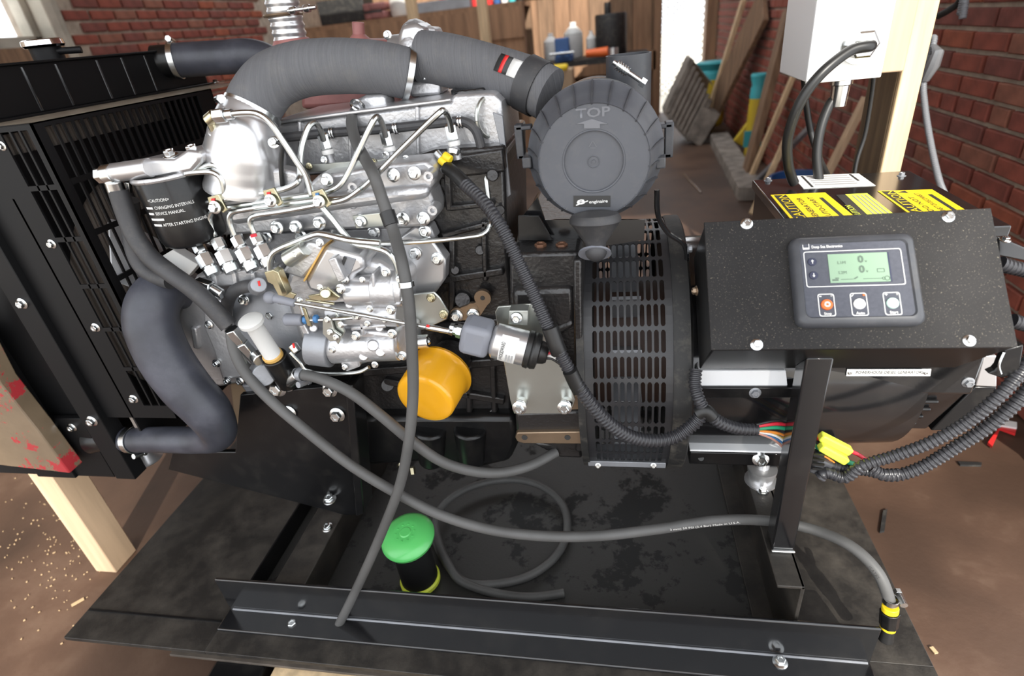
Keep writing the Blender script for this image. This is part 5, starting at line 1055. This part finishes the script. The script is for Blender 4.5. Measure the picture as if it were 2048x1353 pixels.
# ================================================================== hoses
def hose(name, pts, ys, r, m, lab, cat='hose', n=8, seg=20, px=True):
    P = [PY(a, b, (ys[i] if hasattr(ys, '__len__') else ys)) for i, (a, b) in enumerate(pts)]
    Q = smooth(P, n); rr = r
    if hasattr(r, '__len__'):
        rr = []
        for i in range(len(r) - 1): rr += [r[i] + (r[i + 1] - r[i]) * k_ / n for k_ in range(n)]
        rr.append(r[-1])
    t = thing(name, lab, cat, sum(P, Vector()) / len(P)); MB().ring(Q, rr, seg).build('tube', m, t); return t, P, Q
def band(t, c, d, r, m='zinc', w=.011, screw=None, name='clamp_band'):
    d = d.normalized(); MB().lathe(c - d * w / 2, d, [(0, r), (.0005, r + .0016), (w - .0005, r + .0016), (w, r)], 36, caps=False).build(name, m, t, solid=.0008)
    if screw is not None:
        s_ = c + Vector(screw).normalized() * (r + .006); x_ = d.cross(Vector(screw)).normalized(); MB().cyl(s_ - x_ * .010, s_ + x_ * .010, .0055, seg=12).cyl(s_ + x_ * .010, s_ + x_ * .017, .0065, seg=6).build('clamp_screw', m, t)
t, P, Q = hose('intake_hose', [(499, 236), (514, 200), (545, 162), (600, 140), (670, 133), (740, 135), (790, 142), (822, 150)], [.845, .86, .885, .91, .93, .95, .965, .975], [.0400, .0415, .0415, .041, .041, .0405, .0400, .0395], 'clothhose', 'thick grey cloth intake hose arching from the silver elbow to the turbo')
band(t, P[0] + (P[1] - P[0]) * .35, P[1] - P[0], .0412, 'zinc', .012, (-.6, -.6, .5)); band(t, Q[-3], Q[-1] - Q[-4], .0402, 'zinc', .010, (.3, .2, -.9))
t, P, Q = hose('intake_hose', [(845, 115), (900, 122), (980, 143), (1050, 165), (1100, 190)], [1.0, .99, .98, .965, .95], .0405, 'clothhose', 'thick grey cloth intake hose running from the turbo to the air cleaner')
band(t, P[3] + (P[4] - P[3]) * .30, P[4] - P[3], .0410, 'rubber', .030, None)
c = PY(1068, 145, .935); d = (P[4] - P[2]).normalized(); up = V(0, -.55, .85); n_ = d.cross(up).normalized(); n_ = n_ if n_.y < 0 else -n_
def st_(u0_, u1_, m_, o_):
    rr = .0412 + o_; ctr = P[2] + (P[3] - P[2]) * .72; vs = []
    for i in range(7):
        a = math.radians(10 + 45 * i / 6); vv = V(0, -math.cos(a), math.sin(a)); vv = (vv - d * vv.dot(d)).normalized()
        for u_ in (u0_, u1_): vs.append(ctr + d * u_ + vv * rr)
    MB().add(vs, [(2 * i, 2 * i + 1, 2 * i + 3, 2 * i + 2) for i in range(6)]).build('sticker', m_, t, solid=.0004)
st_(-.022, .0, 'ink', 0); st_(.0, .022, 'label', 0); st_(-.014, -.008, 'red', .0006)
# radiator hoses
zz_ = PX(335, 122, XT)
t, P, Q = hose('radiator_hose', [(345, 122), (400, 118), (450, 115), (505, 112), (545, 130), (560, 180)], [zz_.y, zz_.y + .02, zz_.y + .04, zz_.y + .06, zz_.y + .08, zz_.y + .08], .036, 'rubberblue', 'smooth black upper radiator hose from the ribbed top tank')
band(t, P[0] + (P[1] - P[0]) * .12, P[1] - P[0], .0365, 'zinc', .012, (0, .2, 1))
MB().cyl(P[0] - (P[1] - P[0]) * .6, P[0] + (P[1] - P[0]) * .2, .034).build('tank_outlet', 'black', t)
t, P, Q = hose('radiator_hose', [(222, 876), (262, 880), (330, 880), (400, 880), (436, 868), (418, 826), (372, 775), (330, 715), (304, 650), (308, 605), (335, 578), (375, 580)], [.77, .76, .75, .745, .735, .73, .73, .735, .745, .76, .79, .83], [.0255, .026, .0265, .0275, .032, .040, .043, .044, .044, .042, .039, .036], 'rubberblue', 'thick S-shaped black lower radiator hose with dusty sheen', n=10, seg=28)
band(t, Q[11], Q[12] - Q[10], .0270, 'zinc', .014, (.2, -.4, -.9)); MB().lathe(P[0] - V(.035, 0, 0), P[1] - P[0], [(0, .035), (.02, .03), (.04, .025)], 24).build('tank_outlet', 'black', t)
dp_ = PY(292, 915, .82); MB().lathe(dp_, (0, 0, -1), [(-.02, .02), (0, .03), (.004, .034), (.008, .03)], 28).build('drain_cap', 'alusmooth', rd)
# fuel hoses at the left
t, P, Q = hose('fuel_hose', [(236, 380), (250, 423), (266, 464), (282, 491), (305, 519), (340, 546), (378, 573), (416, 606), (458, 652)], [.755, .752, .748, .744, .74, .735, .73, .727, .725], .0145, 'rubber', 'black rubber fuel hose from the filter head to the feed pump')
t, P, Q = hose('fuel_hose', [(258, 400), (262, 455), (270, 502), (286, 534), (312, 553), (342, 562)], [.78, .78, .775, .77, .765, .76], .0145, 'rubber', 'black rubber fuel hose tucked behind the first one by the filter')
t, P, Q = hose('fuel_hose', [(515, 572), (485, 575), (462, 590), (452, 620), (452, 650)], [.745, .75, .76, .775, .79], .0105, 'rubber', 'short bent black hose beside the round grey gear cover')
# grey loose hoses
t, P, Q = hose('breather_hose', [(712, 222), (703, 245), (715, 290), (745, 345), (765, 400), (786, 460), (805, 530), (818, 610), (824, 700), (826, 790), (818, 880), (800, 970), (766, 1060), (722, 1160), (672, 1262)], [.915, .89, .84, .77, .76, .745, .70, .685, .68, .675, .665, .65, .64, .625, .605], .0088, 'greyhose', 'long grey breather hose hanging from the valve cover over the rail')
for a, b, y_ in ((776, 437, .752), (812, 572, .694)): p = PY(a, b, y_); i_ = min(range(len(Q)), key=lambda j: (Q[j] - p).length); band(t, Q[i_], Q[min(i_ + 1, len(Q) - 1)] - Q[i_ - 1], .0095, 'wireblack' if b < 500 else 'zinc', .02 if b < 500 else .008)
MB().torus(PY(716, 212, .91), (.6, -.3, .6), .011, .0025, 18, 6).build('hose_clip', 'zinc', t)
t, P, Q = hose('drain_hose', [(462, 660), (468, 700), (490, 745), (540, 800), (610, 860), (700, 930), (790, 985), (880, 1030), (980, 1060), (1090, 1073), (1200, 1072), (1320, 1058), (1430, 1042), (1530, 1042), (1620, 1058), (1700, 1092), (1755, 1145), (1780, 1205)], [.73, .72, .71, .70, .69, .68, .675, .67, .67, .67, .68, .70, .728, .757, .748, .705, .668, .645], .0092, 'greyhose', 'long grey drain hose sweeping across the base to the corner fitting')
cq_ = [MB() for _ in range(1)]
for (a, b), (c, e), s_ in (((1340, 1062), (1480, 1047), '3 mm) 50 PSI (3.4 Bar) Made in U.S.A.'), ((1735, 1134), (1754, 1158), 'GATES')):
    y_ = .672 if a < 1500 else .655; p, q = PY(a, b, y_), PY(c, e, y_); dx = (q - p); uy = dx.cross(V(0, 1, 0)); uy = uy if uy.z > 0 else -uy
    text(s_, p, dx, uy, .0045, 'offwhite' if a < 1500 else 'ink', t, width=dx.length)
cf_ = thing('drain_fitting', 'black and yellow pipe fitting at the right end of the rail', 'fitting', PZ(1775, 1270, 0))
p = P[-1]; band(cf_, p + V(0, 0, .004), V(0, 0, 1), .0094, 'zinc', .010, (1, 0, .2))
def fit(a, b, y0_, y1_, r0, m_, r1=None, n_='collar', seg=20): A_, B_ = PY(*a, y0_), PY(*b, y1_); k = 1 / PXM(A_); MB().cyl(A_, B_, r0 * k, (r1 or r0) * k, seg).build(n_, m_, cf_, bevel=.001)
fit((1781, 1214), (1780, 1224), .642, .64, 15, 'yellow'); fit((1780, 1224), (1777, 1252), .64, .635, 18, 'black', 17, 'valve_body', 8); fit((1777, 1252), (1775, 1258), .635, .634, 14, 'yellow'); fit((1775, 1258), (1771, 1280), .634, .63, 12, 'wireblack', 14, 'pipe_stub')
t, P, Q = hose('drain_hose', [(596, 748), (640, 758), (700, 785), (760, 830), (820, 880), (880, 922), (940, 942), (1000, 946), (1060, 932), (1112, 905)], [.728, .715, .70, .695, .695, .70, .71, .73, .76, .80], .0092, 'greyhose', 'grey hose drooping from the feed pump to behind the bell housing')
band(t, P[0] + (P[1] - P[0]) * .15, P[1] - P[0], .0098, 'greycast', .010, (0, -.3, -1))
# coiled hose on the pan
cz = -.038
pts = [(826, 940, .07), (824, 975, .03), (850, 1030, .0), (868, 1075, cz), (884, 1112, cz), (910, 1150, cz), (940, 1168, cz), (1000, 1168, cz), (1060, 1152, cz), (1110, 1115, cz), (1134, 1065, cz + .004), (1125, 1010, cz + .01), (1080, 972, cz + .014), (1020, 960, cz + .016), (950, 972, cz + .018), (895, 1002, cz + .02), (872, 1040, cz + .02), (878, 1088, cz + .018), (898, 1132, cz + .014), (925, 1165, cz + .008), (990, 1187, cz + .003), (1060, 1195, cz), (1128, 1187, cz)]
P = [PZ(a, b, z) for a, b, z in pts]; t = thing('coiled_hose', 'grey hose lying in a round coil on the oil-stained pan', 'hose', PZ(1000, 1065, cz))
MB().tube(P[3:], .0092, 16, 10).build('tube', 'greyhose', t)
MB().cyl(PY(798, 932, .80), PY(802, 930, .79), .005, seg=6).cyl(PY(824, 935, .80), PY(826, 948, .795), .006, seg=6).build('brass_fitting', 'zincyellow', t)
# green capped cylinder
tc2 = thing('capped_cylinder', 'black cylinder with a domed green cap and yellow base ring', 'canister', PZ(845, 1190, -.048))
b0 = PZ(842, 1163, -.046); tp = PZ(818, 1062, .0); tp = PY(816, 1075, b0.y + .002); d = (tp - b0); L = d.length; d.normalize(); k = 1 / PXM(b0)
MB().lathe(b0, d, [(0, 37 * k), (.004, 40 * k), (.012, 40 * k), (.016, 37 * k)], 32).build('base_ring', 'yellowbright', tc2); MB().lathe(b0 + d * .014, d, [(0, 36.5 * k), (L * .72, 36 * k), (L * .78, 34 * k)], 32).build('barrel', 'wireblack', tc2)
MB().lathe(b0 + d * (L * .76), d, [(0, 33 * k), (.006, 33 * k), (.007, 31 * k), (.010, 31 * k)], 32).build('collar', 'copper', tc2)
k3 = 1 / PXM(tp); cd_ = (d + V(-.05, -.18, 0)).normalized()
cap_ = MB().lathe(tp - cd_ * .012, cd_, [(-.004, 30 * k3), (0, 46 * k3), (.006, 53 * k3), (.013, 54.5 * k3), (.020, 51 * k3), (.026, 42 * k3), (.030, 28 * k3), (.031, 24 * k3), (.0305, 12 * k3), (.032, 10 * k3), (.032, .0005)], 48).build('domed_cap', 'green', tc2)
for i in range(10):
    a = 2 * math.pi * i / 10; u, w_, _ = frame(cd_); c = tp + cd_ * .0185 + (u * math.cos(a) + w_ * math.sin(a)) * 19 * k3; MB().box(c, (.004, .004, .002)).build('raised_mark', 'green', cap_)
# ================================================================== wiring
hz = thing('wiring_harness', 'black corrugated wiring harness draped across the engine to coloured wires', 'harness', PY(1200, 800, .70))
def con(pts, ys, rpx, name='conduit', m='conduit', par=hz, plain=False):
    P = [PY(a, b, ys[i] if hasattr(ys, '__len__') else ys) for i, (a, b) in enumerate(pts)]; r = rpx / PXM(P[len(P) // 2])
    (MB().tube(P, r, 12, 8) if plain else MB().corr(P, r, .0062, .16)).build(name, m, par); return P
con([(894, 336), (912, 350), (940, 378)], [.835, .82, .80], 14, 'tape_sleeve', 'wireblack', plain=True)
con([(930, 370), (965, 402), (1000, 450), (1035, 520), (1068, 590), (1090, 640), (1105, 672)], [.80, .77, .745, .73, .715, .70, .69], 14)
con([(1100, 655), (1112, 690), (1118, 705)], [.69, .685, .685], 17, 'tape_sleeve', 'wireblack', plain=True)
con([(1112, 690), (1130, 725), (1150, 762)], [.685, .68, .675], 14); con([(1140, 742), (1152, 768), (1160, 780)], .672, 15.5, 'tape_sleeve', 'wireblack', plain=True)
con([(1152, 766), (1185, 812), (1220, 848), (1262, 874), (1310, 882), (1350, 874), (1385, 850), (1405, 828)], [.672, .67, .672, .68, .69, .70, .71, .715], 14)
con([(1392, 740), (1390, 770), (1398, 800), (1412, 826)], [.75, .735, .72, .715], 13); con([(1410, 822), (1440, 845), (1475, 857), (1514, 860)], [.715, .715, .72, .725], 13)
con([(1395, 828), (1410, 822), (1424, 834)], .714, 14.5, 'tape_sleeve', 'wireblack', plain=True)
for i, (m_, dy, pts) in enumerate((('wirered', 0, [(1512, 853), (1555, 848), (1590, 855), (1640, 880)]), ('wiregreen', 0, [(1514, 858), (1560, 856), (1600, 868), (1640, 900)]), ('wireyellow', 0, [(1514, 864), (1550, 870), (1590, 895), (1625, 925)]), ('wireorange', 0, [(1516, 862), (1560, 868), (1595, 888), (1630, 915)]), ('wireblue', 0, [(1514, 866), (1545, 875), (1585, 898), (1622, 930)]), ('wirewhite', 0, [(1516, 864), (1555, 874), (1588, 902), (1620, 935)]), ('wirepink', 0, [(1516, 867), (1548, 880), (1580, 908), (1615, 938)]), ('wireblack', 0, [(1512, 850), (1560, 842), (1600, 858), (1640, 885)]))):
    con(pts, [.725, .735, .745, .75], 4 if i < 2 else 2.6, 'coloured_wire', m_, plain=True)
def sl2(a, b, y_, r_, m_, n_): A_, B_ = PY(*a, y_), PY(*b, y_); k = 1 / PXM(A_); MB().bar(A_, B_, r_ * 2 * k, r_ * 1.7 * k).build(n_, m_, hz, bevel=.003)
sl2((1640, 872), (1700, 903), .745, 10, 'yellowbright', 'crimp_connector'); sl2((1640, 892), (1692, 922), .735, 10, 'yellowbright', 'crimp_connector')
con([(1700, 902), (1720, 912), (1738, 925)], .745, 4, 'coloured_wire', 'wirered', plain=True); con([(1690, 922), (1705, 928), (1722, 934)], .735, 5, 'coloured_wire', 'wiregreen', plain=True)
MB().bar(PY(1622, 920, .74), PY(1652, 932, .74), .03, .03).build('plug_block', 'plastic', hz, bevel=.003)
for i in range(4): MB().bar(PY(1624, 910 + 9 * i, .722), PY(1648, 913 + 9 * i, .722), .003, .004).build('plug_ridge', 'wireblack', hz)
for i, m_ in enumerate(('wireorange', 'wireblue', 'wirepink', 'wireyellow')): con([(1646, 912 + 8 * i), (1655, 916 + 7 * i), (1668, 926 + 4 * i)], .735, 2.4, 'coloured_wire', m_, plain=True)
con([(1658, 930), (1690, 938), (1730, 942), (1760, 948), (1800, 948)], [.735, .735, .735, .73, .73], 11)
for lab, pts, ys, r_ in (('upper black corrugated conduit curving from the plug toward the right edge', [(1640, 955), (1655, 946), (1690, 956), (1725, 932), (1790, 912), (1860, 886), (1930, 848), (1990, 800), (2035, 752), (2080, 690)], [.72, .72, .715, .715, .715, .71, .71, .71, .72, .74], 12.5), ('lower black corrugated conduit running beside the upper one to the right edge', [(1740, 935), (1765, 950), (1800, 950), (1850, 932), (1910, 896), (1975, 855), (2030, 808), (2090, 740)], [.735, .73, .73, .73, .73, .73, .735, .75], 13.5)):
    P = [PY(a, b, ys[i]) for i, (a, b) in enumerate(pts)]; tag(MB().corr(P, r_ / PXM(P[4]), .0066, .16).build('black_conduit', 'conduit'), lab, 'conduit')
P = [PY(2000, 527, .80), PY(2020, 534, .80), PY(2060, 545, .80), PY(2105, 575, .79), PY(2112, 630, .765), PY(2080, 690, .74)]; tag(MB().corr(P, 15 / PXM(P[0]), .006, .13).build('black_conduit', 'conduit'), 'short black conduit leaving the upper side gland of the panel', 'conduit')
P = [PY(2024, 642, .76), PY(2045, 648, .76), PY(2085, 658, .762), PY(2108, 692, .76), PY(2090, 740, .75)]; tag(MB().corr(P, 15 / PXM(P[0]), .006, .13).build('black_conduit', 'conduit'), 'short black conduit leaving the lower side gland of the panel', 'conduit')
